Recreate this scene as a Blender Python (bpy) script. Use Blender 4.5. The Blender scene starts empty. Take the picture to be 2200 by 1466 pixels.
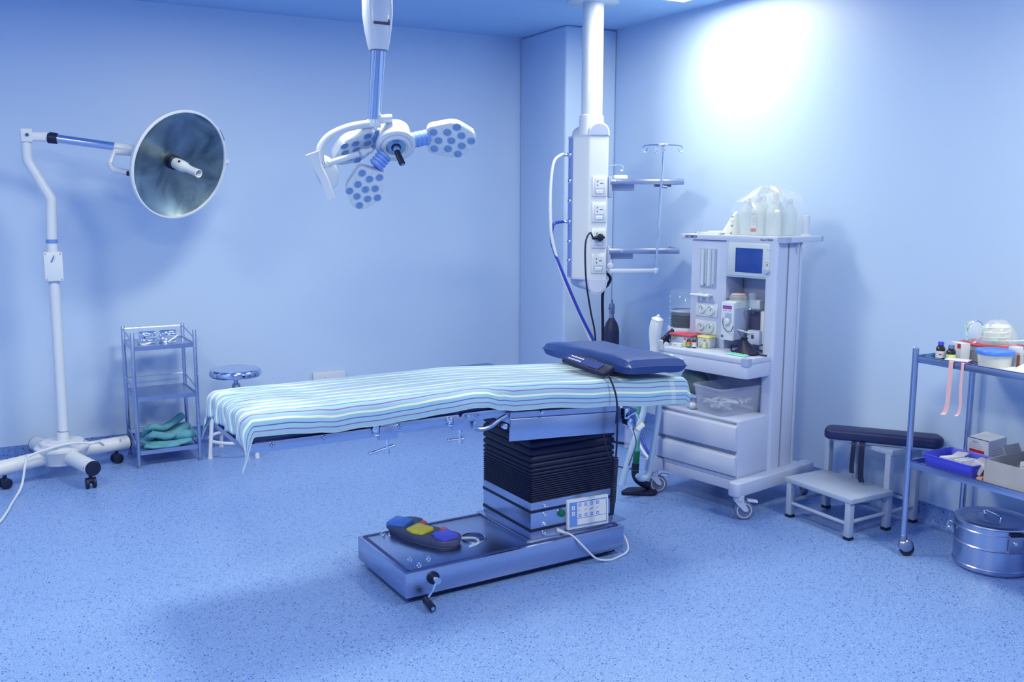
import bpy, bmesh, math, random
from math import sin, cos, pi, radians
from mathutils import Matrix, Vector, noise
random.seed(7)
S = bpy.context.scene
COL = S.collection

# ------------------------------------------------------------------ camera
cam_d = bpy.data.cameras.new('camera'); cam_d.lens = 32.949; cam_d.sensor_width = 36; cam_d.clip_start = .05
cam = bpy.data.objects.new('camera', cam_d); COL.objects.link(cam)
cam.location = (0, 0, 1.6)
cam.rotation_euler = (radians(81.48293), radians(-.14758), radians(-28.98465))
S.camera = cam
# ------------------------------------------------------------------ world, exposure
W = bpy.data.worlds.new('world'); S.world = W; W.use_nodes = True
W.node_tree.nodes['Background'].inputs[0].default_value = (.3, .5, 1, 1)
W.node_tree.nodes['Background'].inputs[1].default_value = .3
S.view_settings.view_transform = 'Standard'; S.view_settings.look = 'None'
S.view_settings.exposure = 0.4; S.view_settings.gamma = 1
S.view_settings.use_curve_mapping = False
# ------------------------------------------------------------------ lamps of the room (recessed ceiling panels)
CEIL = 2.812
LIGHT_COL = (1.0, .86, .47)
PANELS = [(3.5, 4.4, 23), (3.2, 1.3, 42), (1.4, 4.0, 46), (.2, .9, 74), (-1.0, 3.8, 38)]
for px, py, pw in PANELS:
    ld = bpy.data.lights.new('ceiling_light_lamp', 'AREA'); ld.shape = 'SQUARE'; ld.size = .56
    ld.energy = pw; ld.color = LIGHT_COL
    lo = bpy.data.objects.new('ceiling_light_lamp', ld); COL.objects.link(lo)
    lo.location = (px, py, CEIL - .016)

# ------------------------------------------------------------------ materials
def new_mat(name):
    m = bpy.data.materials.new(name); m.use_nodes = True
    return m, m.node_tree.nodes, m.node_tree.links, m.node_tree.nodes['Principled BSDF']

def mat(name, c, rough=.5, metal=0, spec=.5, trans=0, alpha=1, bump=0, bscale=200, emit=0, var=0, vscale=8, coat=0):
    m, N, Lk, P = new_mat(name)
    P.inputs['Base Color'].default_value = (*c, 1)
    P.inputs['Roughness'].default_value = rough
    P.inputs['Metallic'].default_value = metal
    P.inputs['Specular IOR Level'].default_value = spec
    P.inputs['Transmission Weight'].default_value = trans
    P.inputs['Alpha'].default_value = alpha
    P.inputs['Coat Weight'].default_value = coat
    if trans: P.inputs['IOR'].default_value = 1.2
    if emit:
        P.inputs['Emission Color'].default_value = (*c, 1); P.inputs['Emission Strength'].default_value = emit
    if bump or var:
        tc = N.new('ShaderNodeTexCoord'); nz = N.new('ShaderNodeTexNoise')
        Lk.new(tc.outputs['Object'], nz.inputs['Vector'])
        if bump:
            nz.inputs['Scale'].default_value = bscale
            b = N.new('ShaderNodeBump'); b.inputs['Strength'].default_value = bump; b.inputs['Distance'].default_value = .002
            Lk.new(nz.outputs['Fac'], b.inputs['Height']); Lk.new(b.outputs['Normal'], P.inputs['Normal'])
        if var:
            n2 = N.new('ShaderNodeTexNoise'); n2.inputs['Scale'].default_value = vscale; n2.inputs['Detail'].default_value = 5
            Lk.new(tc.outputs['Object'], n2.inputs['Vector'])
            mp = N.new('ShaderNodeMapRange'); mp.inputs['From Min'].default_value = .3; mp.inputs['From Max'].default_value = .7
            mp.inputs['To Min'].default_value = 1 - var; mp.inputs['To Max'].default_value = 1
            Lk.new(n2.outputs['Fac'], mp.inputs['Value'])
            mx = N.new('ShaderNodeMix'); mx.data_type = 'RGBA'; mx.blend_type = 'MULTIPLY'; mx.inputs['Factor'].default_value = 1
            mx.inputs['A'].default_value = (*c, 1); Lk.new(mp.outputs['Result'], mx.inputs['B'])
            Lk.new(mx.outputs['Result'], P.inputs['Base Color'])
    return m

def steel(name, c=(.43, .51, .72), rough=.28, brush=(4, 4, 300)):
    m, N, Lk, P = new_mat(name)
    P.inputs['Base Color'].default_value = (*c, 1); P.inputs['Metallic'].default_value = 1
    tc = N.new('ShaderNodeTexCoord'); mp = N.new('ShaderNodeMapping'); nz = N.new('ShaderNodeTexNoise')
    mp.inputs['Scale'].default_value = brush; nz.inputs['Scale'].default_value = 1; nz.inputs['Detail'].default_value = 4
    Lk.new(tc.outputs['Object'], mp.inputs['Vector']); Lk.new(mp.outputs['Vector'], nz.inputs['Vector'])
    mr = N.new('ShaderNodeMapRange'); mr.inputs['To Min'].default_value = rough * .8; mr.inputs['To Max'].default_value = rough * 1.25
    Lk.new(nz.outputs['Fac'], mr.inputs['Value']); Lk.new(mr.outputs['Result'], P.inputs['Roughness'])
    return m

def speckle(name, base, dark, light, scale=70):
    """vinyl floor: small dark and pale chips scattered in a mid-blue sheet"""
    m, N, Lk, P = new_mat(name)
    tc = N.new('ShaderNodeTexCoord')
    prev = None
    bn = N.new('ShaderNodeTexNoise'); bn.inputs['Scale'].default_value = 260; bn.inputs['Detail'].default_value = 3
    Lk.new(tc.outputs['Object'], bn.inputs['Vector'])
    cr = N.new('ShaderNodeValToRGB')
    cr.color_ramp.elements[0].position = .33; cr.color_ramp.elements[0].color = (*[x * .72 for x in base], 1)
    cr.color_ramp.elements[1].position = .68; cr.color_ramp.elements[1].color = (*[min(1, x * 1.28) for x in base], 1)
    Lk.new(bn.outputs['Fac'], cr.inputs['Fac'])
    prev = cr.outputs['Color']
    for sc, col, thr, keep, off in ((scale, dark, .30, .70, 0), (scale * 1.9, dark, .30, .72, 5), (scale * 1.4, light, .30, .70, 11)):
        mp = N.new('ShaderNodeMapping'); mp.inputs['Location'].default_value = (off, off * .7, 0)
        Lk.new(tc.outputs['Object'], mp.inputs['Vector'])
        dn = N.new('ShaderNodeTexNoise'); dn.inputs['Scale'].default_value = sc * 2.2
        Lk.new(mp.outputs['Vector'], dn.inputs['Vector'])
        ad = N.new('ShaderNodeMix'); ad.data_type = 'RGBA'; ad.blend_type = 'LINEAR_LIGHT'; ad.inputs['Factor'].default_value = .5 / sc
        Lk.new(mp.outputs['Vector'], ad.inputs['A']); Lk.new(dn.outputs['Color'], ad.inputs['B'])
        v = N.new('ShaderNodeTexVoronoi'); v.inputs['Scale'].default_value = sc
        Lk.new(ad.outputs['Result'], v.inputs['Vector'])
        lt = N.new('ShaderNodeMath'); lt.operation = 'LESS_THAN'; lt.inputs[1].default_value = thr
        Lk.new(v.outputs['Distance'], lt.inputs[0])
        sp = N.new('ShaderNodeSeparateColor'); Lk.new(v.outputs['Color'], sp.inputs['Color'])
        gt = N.new('ShaderNodeMath'); gt.operation = 'GREATER_THAN'; gt.inputs[1].default_value = keep
        Lk.new(sp.outputs[0], gt.inputs[0])
        mu = N.new('ShaderNodeMath'); mu.operation = 'MULTIPLY'
        Lk.new(lt.outputs[0], mu.inputs[0]); Lk.new(gt.outputs[0], mu.inputs[1])
        mx = N.new('ShaderNodeMix'); mx.data_type = 'RGBA'; mx.inputs['B'].default_value = (*col, 1)
        Lk.new(mu.outputs[0], mx.inputs['Factor']); Lk.new(prev, mx.inputs['A'])
        prev = mx.outputs['Result']
    Lk.new(prev, P.inputs['Base Color'])
    P.inputs['Roughness'].default_value = .34; P.inputs['Specular IOR Level'].default_value = .45
    return m

def stripe_cloth(name):
    """woven sheet: u runs along the table, v across it (metres)"""
    m, N, Lk, P = new_mat(name)
    uv = N.new('ShaderNodeUVMap'); uv.uv_map = 'cloth'
    sp = N.new('ShaderNodeSeparateXYZ'); Lk.new(uv.outputs['UV'], sp.inputs[0])
    def math_(op, a, b=None):
        n = N.new('ShaderNodeMath'); n.operation = op
        for i, x in enumerate((a, b)):
            if x is None: continue
            if isinstance(x, (int, float)): n.inputs[i].default_value = x
            else: Lk.new(x, n.inputs[i])
        return n.outputs[0]
    fr = math_('FRACT', math_('DIVIDE', sp.outputs['Y'], .062))
    def line(center, half): return math_('LESS_THAN', math_('ABSOLUTE', math_('SUBTRACT', fr, center)), half)
    prev = (.27, .48, .76, 1)
    for c, h, col in ((.80, .030, (.05, .13, .45, 1)), (.48, .032, (.20, .10, .38, 1)), (.12, .065, (.68, .80, .74, 1))):
        mx = N.new('ShaderNodeMix'); mx.data_type = 'RGBA'; mx.inputs['B'].default_value = col
        if isinstance(prev, tuple): mx.inputs['A'].default_value = prev
        else: Lk.new(prev, mx.inputs['A'])
        Lk.new(line(c, h), mx.inputs['Factor']); prev = mx.outputs['Result']
    uf = math_('FRACT', math_('DIVIDE', sp.outputs['X'], .007))
    thr = math_('MULTIPLY', math_('LESS_THAN', uf, .28),
                math_('LESS_THAN', math_('ABSOLUTE', math_('SUBTRACT', sp.outputs['X'], 1.345)), .014))
    mx = N.new('ShaderNodeMix'); mx.data_type = 'RGBA'; mx.inputs['B'].default_value = (.85, .93, .9, 1)
    Lk.new(prev, mx.inputs['A']); Lk.new(math_('MULTIPLY', thr, .7), mx.inputs['Factor']); prev = mx.outputs['Result']
    Lk.new(prev, P.inputs['Base Color'])
    P.inputs['Roughness'].default_value = .85; P.inputs['Specular IOR Level'].default_value = .2
    P.inputs['Sheen Weight'].default_value = .25
    nz = N.new('ShaderNodeTexNoise'); nz.inputs['Scale'].default_value = 900
    b = N.new('ShaderNodeBump'); b.inputs['Strength'].default_value = .15; b.inputs['Distance'].default_value = .001
    Lk.new(uv.outputs['UV'], nz.inputs['Vector'])
    Lk.new(nz.outputs['Fac'], b.inputs['Height']); Lk.new(b.outputs['Normal'], P.inputs['Normal'])
    return m

def tarnish(name):
    m, N, Lk, P = new_mat(name)
    tc = N.new('ShaderNodeTexCoord')
    n1 = N.new('ShaderNodeTexNoise'); n1.inputs['Scale'].default_value = 5; n1.inputs['Detail'].default_value = 6
    n1.inputs['Distortion'].default_value = .6
    Lk.new(tc.outputs['Object'], n1.inputs['Vector'])
    cr = N.new('ShaderNodeValToRGB')
    cr.color_ramp.elements[0].position = .33; cr.color_ramp.elements[0].color = (.07, .115, .16, 1)
    cr.color_ramp.elements[1].position = .72; cr.color_ramp.elements[1].color = (.36, .48, .54, 1)
    Lk.new(n1.outputs['Fac'], cr.inputs['Fac']); Lk.new(cr.outputs['Color'], P.inputs['Base Color'])
    P.inputs['Metallic'].default_value = .92
    mr = N.new('ShaderNodeMapRange'); mr.inputs['To Min'].default_value = .34; mr.inputs['To Max'].default_value = .2
    Lk.new(n1.outputs['Fac'], mr.inputs['Value']); Lk.new(mr.outputs['Result'], P.inputs['Roughness'])
    return m

def scuffed(name, c, dirt, scale=30, thr=.66):
    m, N, Lk, P = new_mat(name)
    tc = N.new('ShaderNodeTexCoord'); n1 = N.new('ShaderNodeTexNoise'); n1.inputs['Scale'].default_value = scale; n1.inputs['Detail'].default_value = 6
    Lk.new(tc.outputs['Object'], n1.inputs['Vector'])
    cr = N.new('ShaderNodeValToRGB'); e = cr.color_ramp.elements
    e[0].position = thr; e[0].color = (*c, 1); e[1].position = thr + .05; e[1].color = (*dirt, 1)
    Lk.new(n1.outputs['Fac'], cr.inputs['Fac']); Lk.new(cr.outputs['Color'], P.inputs['Base Color'])
    P.inputs['Roughness'].default_value = .35
    return m

WALLC = (.43, .60, .945)
M = dict(
    wall=mat('wall_paint', WALLC, .42, spec=.35, bump=.03, bscale=60),
    ceiling=mat('ceiling_paint', (.36, .57, .945), .7, spec=.2),
    floor=speckle('speckled_vinyl', (.168, .31, .77), (.018, .055, .30), (.32, .50, .88), 92),
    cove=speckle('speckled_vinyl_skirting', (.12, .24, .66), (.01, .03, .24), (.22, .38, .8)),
    white=mat('white_enamel', (.56, .66, .86), .3, coat=.2),
    machine=mat('machine_plastic', (.44, .54, .84), .35, bump=.02, bscale=500),
    machine2=mat('machine_plastic_grey', (.30, .39, .70), .4),
    warm=mat('vaporizer_enamel', (.46, .58, .76), .3),
    scuff=scuffed('scuffed_white_enamel', (.58, .66, .84), (.22, .24, .36), 26, .655),
    steel=steel('brushed_steel'),
    steel_d=steel('worn_steel', (.33, .38, .52), .3),
    chrome=mat('chrome', (.72, .80, .93), .08, 1),
    chrome_b=mat('polished_tube', (.55, .64, .84), .12, 1),
    dish=tarnish('tarnished_reflector'),
    navy=mat('navy_vinyl', (.022, .058, .27), .34, spec=.5, bump=.05, bscale=300),
    blackvinyl=mat('black_vinyl', (.012, .022, .11), .42, spec=.35, bump=.06, bscale=260),
    black=mat('black_rubber', (.008, .014, .060), .45, spec=.3),
    bellows=mat('black_bellows', (.005, .011, .055), .45, spec=.25),
    strip=mat('dark_blue_strip', (.02, .04, .24), .4),
    sheet=stripe_cloth('striped_cotton'),
    teal=mat('teal_cotton', (.10, .36, .55), .85, bump=.3, bscale=500, var=.25, vscale=14),
    yellow=mat('yellow_plastic', (.60, .60, .04), .4, var=.2, vscale=30),
    blue=mat('blue_plastic', (.05, .19, .82), .4),
    violet=mat('violet_blue_plastic', (.055, .075, .78), .38),
    pedal=mat('slate_plastic', (.045, .065, .17), .5, bump=.1, bscale=500),
    orange=mat('orange_plastic', (.55, .10, .07), .4),
    red=mat('red_plastic', (.52, .06, .12), .35),
    redprint=mat('red_print', (.42, .02, .06), .5),
    green=mat('green_plastic', (.0, .12, .07), .3),
    greentube=mat('green_tube', (.08, .38, .38), .4),
    mint=mat('mint_plastic', (.25, .70, .66), .4),
    lidblue=mat('blue_lid', (.05, .20, .86), .35),
    yellowlid=mat('yellow_lid', (.72, .74, .28), .45),
    print=mat('dark_print', (.04, .05, .14), .5),
    greyprint=mat('grey_print', (.32, .36, .52), .6),
    screen=mat('screen_glass', (.020, .065, .36), .12),
    purple=mat('purple_label', (.24, .07, .45), .5),
    pink=mat('pink_tape', (.72, .46, .55), .8),
    paper=mat('white_paper', (.62, .68, .84), .7),
    carton=mat('white_carton', (.58, .64, .82), .55),
    cardboard=mat('grey_cardboard', (.36, .38, .47), .85, var=.15, vscale=12),
    brown=mat('brown_print', (.30, .13, .06), .6),
    amber=mat('amber_glass', (.022, .012, .02), .12, coat=.5),
    clear=mat('clear_plastic', (.80, .88, .98), .12, alpha=.30, spec=.6),
    frost=mat('frosted_plastic', (.50, .60, .92), .3, alpha=.30),
    frosty=mat('cloudy_plastic', (.80, .88, .96), .3, alpha=.72),
    bag=mat('thin_clear_film', (.86, .93, 1), .10, alpha=.24, spec=.9, bump=.8, bscale=60),
    glassdome=mat('clear_dome', (.45, .62, .92), .06, alpha=.13, spec=.8),
    tubeblue=mat('pale_blue_tube', (.40, .58, .92), .4),
    tubewhite=mat('white_tube', (.56, .66, .86), .45),
    hoseblue=mat('blue_hose', (.03, .05, .52), .35),
    jointblue=mat('blue_rubber_joint', (.16, .32, .86), .4),
    lens=mat('lens_glass', (.14, .27, .58), .1, .3, coat=.4),
    gasstrip=mat('blue_gas_strip', (.16, .27, .80), .4),
    panelblue=mat('panel_blue', (.12, .26, .76), .4),
    cylinder=mat('dark_cylinder_paint', (.018, .028, .10), .4),
    breathbag=mat('green_grey_rubber', (.09, .16, .21), .45),
    lime=mat('lime_label', (.56, .70, .30), .6),
    cyanlabel=mat('cyan_dial', (.38, .66, .82), .4),
    greenlabel=mat('green_label', (.10, .50, .20), .5),
    orangelabel=mat('orange_label', (.75, .16, .10), .5),
    step=mat('grey_enamel', (.32, .42, .68), .4, var=.08, vscale=6),
    glow=mat('lit_diffuser', (.85, .94, 1.0), .5, emit=3.0),
    bottleplastic=mat('bottle_plastic', (.66, .80, .96), .25, alpha=.55),
    dialgrey=mat('dial_grey', (.32, .46, .74), .35),
    greyplastic=mat('blue_grey_plastic', (.12, .17, .38), .4),
)

# ------------------------------------------------------------------ mesh builder
def rot_to(axis):
    return Vector((0, 0, 1)).rotation_difference(Vector(axis).normalized()).to_matrix().to_4x4()

def frame(C, u, n):
    n = Vector(n).normalized(); u = Vector(u); u = (u - n * u.dot(n)).normalized(); v = n.cross(u)
    m = Matrix((u, v, n)).transposed().to_4x4(); m.translation = Vector(C); return m

def smooth_path(pts, k=6, closed=False):
    pts = [Vector(p) for p in pts]; out = []; n = len(pts)
    rng = range(n if closed else n - 1)
    for i in rng:
        if closed: p0, p1, p2, p3 = pts[(i - 1) % n], pts[i], pts[(i + 1) % n], pts[(i + 2) % n]
        else: p0, p1, p2, p3 = pts[max(i - 1, 0)], pts[i], pts[i + 1], pts[min(i + 2, n - 1)]
        for j in range(k):
            t = j / k
            out.append(.5 * ((2 * p1) + (p2 - p0) * t + (2 * p0 - 5 * p1 + 4 * p2 - p3) * t * t + (3 * p1 - p0 - 3 * p2 + p3) * t ** 3))
    if not closed: out.append(pts[-1])
    return out

def round_poly(pts, r, k=5):
    out = []; n = len(pts)
    for i in range(n):
        p = Vector(pts[i]).to_2d(); a = Vector(pts[i - 1]).to_2d(); b = Vector(pts[(i + 1) % n]).to_2d()
        ri = r[i] if isinstance(r, (list, tuple)) else r
        da, db = (a - p), (b - p)
        d = min(ri, da.length * .45, db.length * .45)
        A, B = p + da.normalized() * d, p + db.normalized() * d
        for j in range(k + 1):
            t = j / k; out.append(A * (1 - t) ** 2 + p * 2 * t * (1 - t) + B * t * t)
    return [(q.x, q.y) for q in out]

class MB:
    def __init__(s): s.bm = bmesh.new(); s.mats = []; s.mi = 0; s.uv = None
    def use(s, m):
        if m not in s.mats: s.mats.append(m)
        s.mi = s.mats.index(m); return s
    def _merge(s, tmp, Mx=None):
        if Mx is not None: bmesh.ops.transform(tmp, matrix=Mx, verts=tmp.verts)
        me = bpy.data.meshes.new('t'); 
        for f in tmp.faces: f.material_index = s.mi; f.smooth = True
        tmp.to_mesh(me); tmp.free(); s.bm.from_mesh(me); bpy.data.meshes.remove(me)
        return s
    def box(s, c, d, bev=0, seg=2, Mx=None, rz=0):
        t = bmesh.new(); bmesh.ops.create_cube(t, size=1)
        bmesh.ops.scale(t, vec=d, verts=t.verts)
        if bev: bmesh.ops.bevel(t, geom=t.edges[:], offset=min(bev, min(d) * .49), segments=seg, profile=.5, affect='EDGES')
        m = Matrix.Translation(c) @ Matrix.Rotation(rz, 4, 'Z')
        return s._merge(t, m if Mx is None else Mx @ m)
    def cyl(s, p0, p1, r0, r1=None, n=20, bev=0, Mx=None):
        p0, p1 = Vector(p0), Vector(p1); h = (p1 - p0).length; r1 = r0 if r1 is None else r1
        t = bmesh.new(); bmesh.ops.create_cone(t, cap_ends=True, segments=n, radius1=r0, radius2=r1, depth=h)
        if bev:
            ed = [e for e in t.edges if abs(e.verts[0].co.z - e.verts[1].co.z) < 1e-6]
            bmesh.ops.bevel(t, geom=ed, offset=bev, segments=2, profile=.5, affect='EDGES')
        m = Matrix.Translation((p0 + p1) / 2) @ rot_to(p1 - p0)
        return s._merge(t, m if Mx is None else Mx @ m)
    def sphere(s, c, r, u=16, v=10, sc=(1, 1, 1), Mx=None):
        t = bmesh.new(); bmesh.ops.create_uvsphere(t, u_segments=u, v_segments=v, radius=r)
        m = Matrix.Translation(c) @ Matrix.Diagonal((*sc, 1))
        return s._merge(t, m if Mx is None else Mx @ m)
    def lathe(s, prof, n=32, Mx=None, cap=False):
        t = bmesh.new(); rings = []
        for r, z in prof:
            if r < 1e-6: rings.append([t.verts.new((0, 0, z))])
            else: rings.append([t.verts.new((r * cos(2 * pi * i / n), r * sin(2 * pi * i / n), z)) for i in range(n)])
        for a, b in zip(rings, rings[1:]):
            for i in range(n):
                j = (i + 1) % n
                if len(a) == 1 and len(b) == 1: continue
                if len(a) == 1: t.faces.new((a[0], b[i], b[j]))
                elif len(b) == 1: t.faces.new((a[i], a[j], b[0]))
                else: t.faces.new((a[i], a[j], b[j], b[i]))
        bmesh.ops.recalc_face_normals(t, faces=t.faces)
        return s._merge(t, Mx)
    def tube(s, pts, r, n=10, k=0, closed=False, caps=True):
        if k: pts = smooth_path(pts, k, closed)
        pts = [Vector(p) for p in pts]; t = bmesh.new(); N = len(pts); rings = []
        up = None
        for i, p in enumerate(pts):
            if closed: d = (pts[(i + 1) % N] - pts[i - 1])
            else: d = pts[min(i + 1, N - 1)] - pts[max(i - 1, 0)]
            d.normalize()
            if up is None:
                up = Vector((0, 0, 1)) if abs(d.z) < .9 else Vector((1, 0, 0))
            up = (up - d * up.dot(d))
            if up.length < 1e-5: up = d.orthogonal()
            up.normalize(); w = d.cross(up)
            ri = r[min(len(r) - 1, int(i * len(r) / N))] if isinstance(r, (list, tuple)) else r
            rings.append([t.verts.new(p + (up * cos(2 * pi * q / n) + w * sin(2 * pi * q / n)) * ri) for q in range(n)])
        for i in range(N if closed else N - 1):
            a, b = rings[i], rings[(i + 1) % N]
            for q in range(n): t.faces.new((a[q], a[(q + 1) % n], b[(q + 1) % n], b[q]))
        if caps and not closed: t.faces.new(rings[0][::-1]); t.faces.new(rings[-1])
        bmesh.ops.recalc_face_normals(t, faces=t.faces)
        return s._merge(t)
    def prism(s, poly, z0, z1, Mx=None, bev=0, seg=2):
        t = bmesh.new(); lo = [t.verts.new((x, y, z0)) for x, y in poly]
        f = t.faces.new(lo); ex = bmesh.ops.extrude_face_region(t, geom=[f])
        bmesh.ops.translate(t, vec=(0, 0, z1 - z0), verts=[g for g in ex['geom'] if isinstance(g, bmesh.types.BMVert)])
        bmesh.ops.recalc_face_normals(t, faces=t.faces)
        if bev:
            ed = [e for e in t.edges if abs(e.verts[0].co.z - e.verts[1].co.z) < 1e-6 and len(e.link_faces) == 2]
            bmesh.ops.bevel(t, geom=ed, offset=bev, segments=seg, profile=.5, affect='EDGES')
        return s._merge(t, Mx)
    def loft(s, rings, caps=True, closed_ring=True, Mx=None):
        t = bmesh.new(); R = [[t.verts.new(p) for p in ring] for ring in rings]
        n = len(R[0])
        for a, b in zip(R, R[1:]):
            for i in range(n if closed_ring else n - 1):
                j = (i + 1) % n; t.faces.new((a[i], a[j], b[j], b[i]))
        if caps and closed_ring: t.faces.new(R[0][::-1]); t.faces.new(R[-1])
        bmesh.ops.recalc_face_normals(t, faces=t.faces)
        return s._merge(t, Mx)
    def grid(s, fn, nu, nv, thick=0, uvfn=None, Mx=None):
        t = bmesh.new(); uvl = t.loops.layers.uv.new('cloth') if uvfn else None
        V = [[t.verts.new(fn(i / nu, j / nv)) for j in range(nv + 1)] for i in range(nu + 1)]
        idx = {}
        for i in range(nu + 1):
            for j in range(nv + 1): idx[V[i][j]] = (i / nu, j / nv)
        for i in range(nu):
            for j in range(nv): t.faces.new((V[i][j], V[i + 1][j], V[i + 1][j + 1], V[i][j + 1]))
        if uvl:
            for f in t.faces:
                for l in f.loops: l[uvl].uv = uvfn(*idx[l.vert])
        bmesh.ops.recalc_face_normals(t, faces=t.faces)
        if thick: bmesh.ops.solidify(t, geom=t.faces[:], thickness=thick)
        return s._merge(t, Mx)

INV = {}
def obj(name, mb, m=None, parent=None, world=False, sharp=35):
    me = bpy.data.meshes.new(name)
    mats = mb.mats if mb.mats else [m]
    if world and parent is not None: bmesh.ops.transform(mb.bm, matrix=INV[parent.name], verts=mb.bm.verts)
    mb.bm.to_mesh(me); mb.bm.free()
    for x in mats: me.materials.append(M[x] if isinstance(x, str) else x)
    me.set_sharp_from_angle(angle=radians(sharp))
    o = bpy.data.objects.new(name, me); COL.objects.link(o)
    if parent is not None:
        o.parent = parent; INV[o.name] = INV[parent.name]
    else: INV[o.name] = Matrix.Identity(4)
    return o

def tag(o, label, cat, group=None):
    o['label'] = label; o['category'] = cat
    if group: o['group'] = group
    return o

def thing(name, label, cat, loc=(0, 0, 0), rz=0, group=None):
    o = bpy.data.objects.new(name, None); COL.objects.link(o)
    o.location = loc; o.rotation_euler = (0, 0, rz); o.empty_display_size = .05
    INV[o.name] = (Matrix.Translation(loc) @ Matrix.Rotation(rz, 4, 'Z')).inverted()
    return tag(o, label, cat, group)

def copy_tree(src, parent=None):
    c = src.copy(); COL.objects.link(c); INV[c.name] = INV[src.name]
    if parent is not None: c.parent = parent
    for ch in list(src.children): copy_tree(ch, c)
    return c

def text(s, size, Mx, m, parent, name='lettering', depth=.0004, bold=0):
    cu = bpy.data.curves.new('t', 'FONT'); cu.body = s; cu.size = size; cu.extrude = depth; cu.offset = bold
    cu.align_x = 'CENTER'; cu.align_y = 'CENTER'
    tmp = bpy.data.objects.new('t', cu)
    me = bpy.data.meshes.new_from_object(tmp); me.name = name
    bpy.data.objects.remove(tmp); bpy.data.curves.remove(cu)
    me.transform(Mx); me.materials.clear(); me.materials.append(M[m])
    o = bpy.data.objects.new(name, me); COL.objects.link(o); o.parent = parent; INV[o.name] = INV[parent.name]
    return o

def struct(name, mb, m):
    o = obj(name, mb, m); o['kind'] = 'structure'; return o

FRONT = Matrix(((1, 0, 0, 0), (0, 0, -1, 0), (0, 1, 0, 0), (0, 0, 0, 1)))   # text plane -> faces -y, reads along +x
def front_at(x, y, z): return Matrix.Translation((x, y, z)) @ FRONT

# ================================================================== room
X0, X1, Y0, Y1 = -2.2, 4.037, -1.8, 6.385
PX, PY = 3.605, 5.735                          # corner pier
b = MB(); b.box(((X0 + X1) / 2, (Y0 + Y1) / 2, -.05), (X1 - X0 + .4, Y1 - Y0 + .4, .1)); struct('floor', b, 'floor')
b = MB(); b.box(((X0 + X1) / 2, (Y0 + Y1) / 2, CEIL + .05), (X1 - X0 + .4, Y1 - Y0 + .4, .1)); struct('ceiling', b, 'ceiling')
b = MB(); b.box(((X0 + X1) / 2, Y1 + .05, CEIL / 2), (X1 - X0 + .2, .1, CEIL)); struct('wall_back', b, 'wall')
b = MB(); b.box((X1 + .05, (Y0 + Y1) / 2, CEIL / 2), (.1, Y1 - Y0, CEIL)); struct('wall_right', b, 'wall')
b = MB(); b.box((X0 - .05, (Y0 + Y1) / 2, CEIL / 2), (.1, Y1 - Y0, CEIL)); struct('wall_left', b, 'wall')
b = MB(); b.box(((X0 + X1) / 2, Y0 - .05, CEIL / 2), (X1 - X0 + .2, .1, CEIL)); struct('wall_front', b, 'wall')
b = MB(); b.box(((PX + X1) / 2, (PY + Y1) / 2, CEIL / 2), (X1 - PX, Y1 - PY, CEIL), .02, 3); struct('wall_corner', b, 'wall')

def cove(p0, p1, nrm):
    """floor vinyl turned up the wall: a quarter-round skirting 0.1 m high"""
    p0, p1, n = Vector(p0), Vector(p1), Vector(nrm); b = MB(); R = .035
    prof = [(.006, .1), (.006, R)] + [(R + .004 - (R - .002) * cos(a), R - R * sin(a)) for a in [i * pi / 12 for i in range(7)]] + [(R + .01, .0012), (0, .0)]
    prof = [(0, .1)] + prof
    ring = lambda p: [p + n * x + Vector((0, 0, z)) for x, z in prof]
    b.loft([ring(p0), ring(p1)]); return b
struct('baseboard_back', cove((X0, Y1, 0), (PX, Y1, 0), (0, -1, 0)), 'cove')
struct('baseboard_right', cove((X1, Y0, 0), (X1, PY, 0), (-1, 0, 0)), 'cove')
struct('baseboard_left', cove((X0, Y0, 0), (X0, Y1, 0), (1, 0, 0)), 'cove')
struct('baseboard_front', cove((X0, Y0, 0), (X1, Y0, 0), (0, 1, 0)), 'cove')
struct('baseboard_corner', cove((PX, PY, 0), (X1, PY, 0), (0, -1, 0)), 'cove')
struct('baseboard_pier', cove((PX, PY - .04, 0), (PX, Y1, 0), (-1, 0, 0)), 'cove')

lab = ['square recessed ceiling light above the anaesthesia machine, close to the right wall', 'square recessed ceiling light near the right wall, nearest the doorway end',
       'square recessed ceiling light above the foot of the operating table', 'square recessed ceiling light over the near left floor', 'square recessed ceiling light near the left wall']
for (px, py, pw), lb in zip(PANELS, lab):
    t = thing('ceiling_light', lb, 'ceiling light', (px, py, CEIL), 0, 'recessed ceiling lights')
    b = MB()
    for sx, sy, w, d in ((0, .285, .6, .03), (0, -.285, .6, .03), (.285, 0, .03, .54), (-.285, 0, .03, .54)):
        b.box((sx, sy, -.011), (w, d, .020), .002)
    obj('light_frame', b, 'white', t)
    b = MB(); b.box((0, 0, -.006), (.54, .54, .010)); obj('diffuser', b, 'glow', t)

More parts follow.
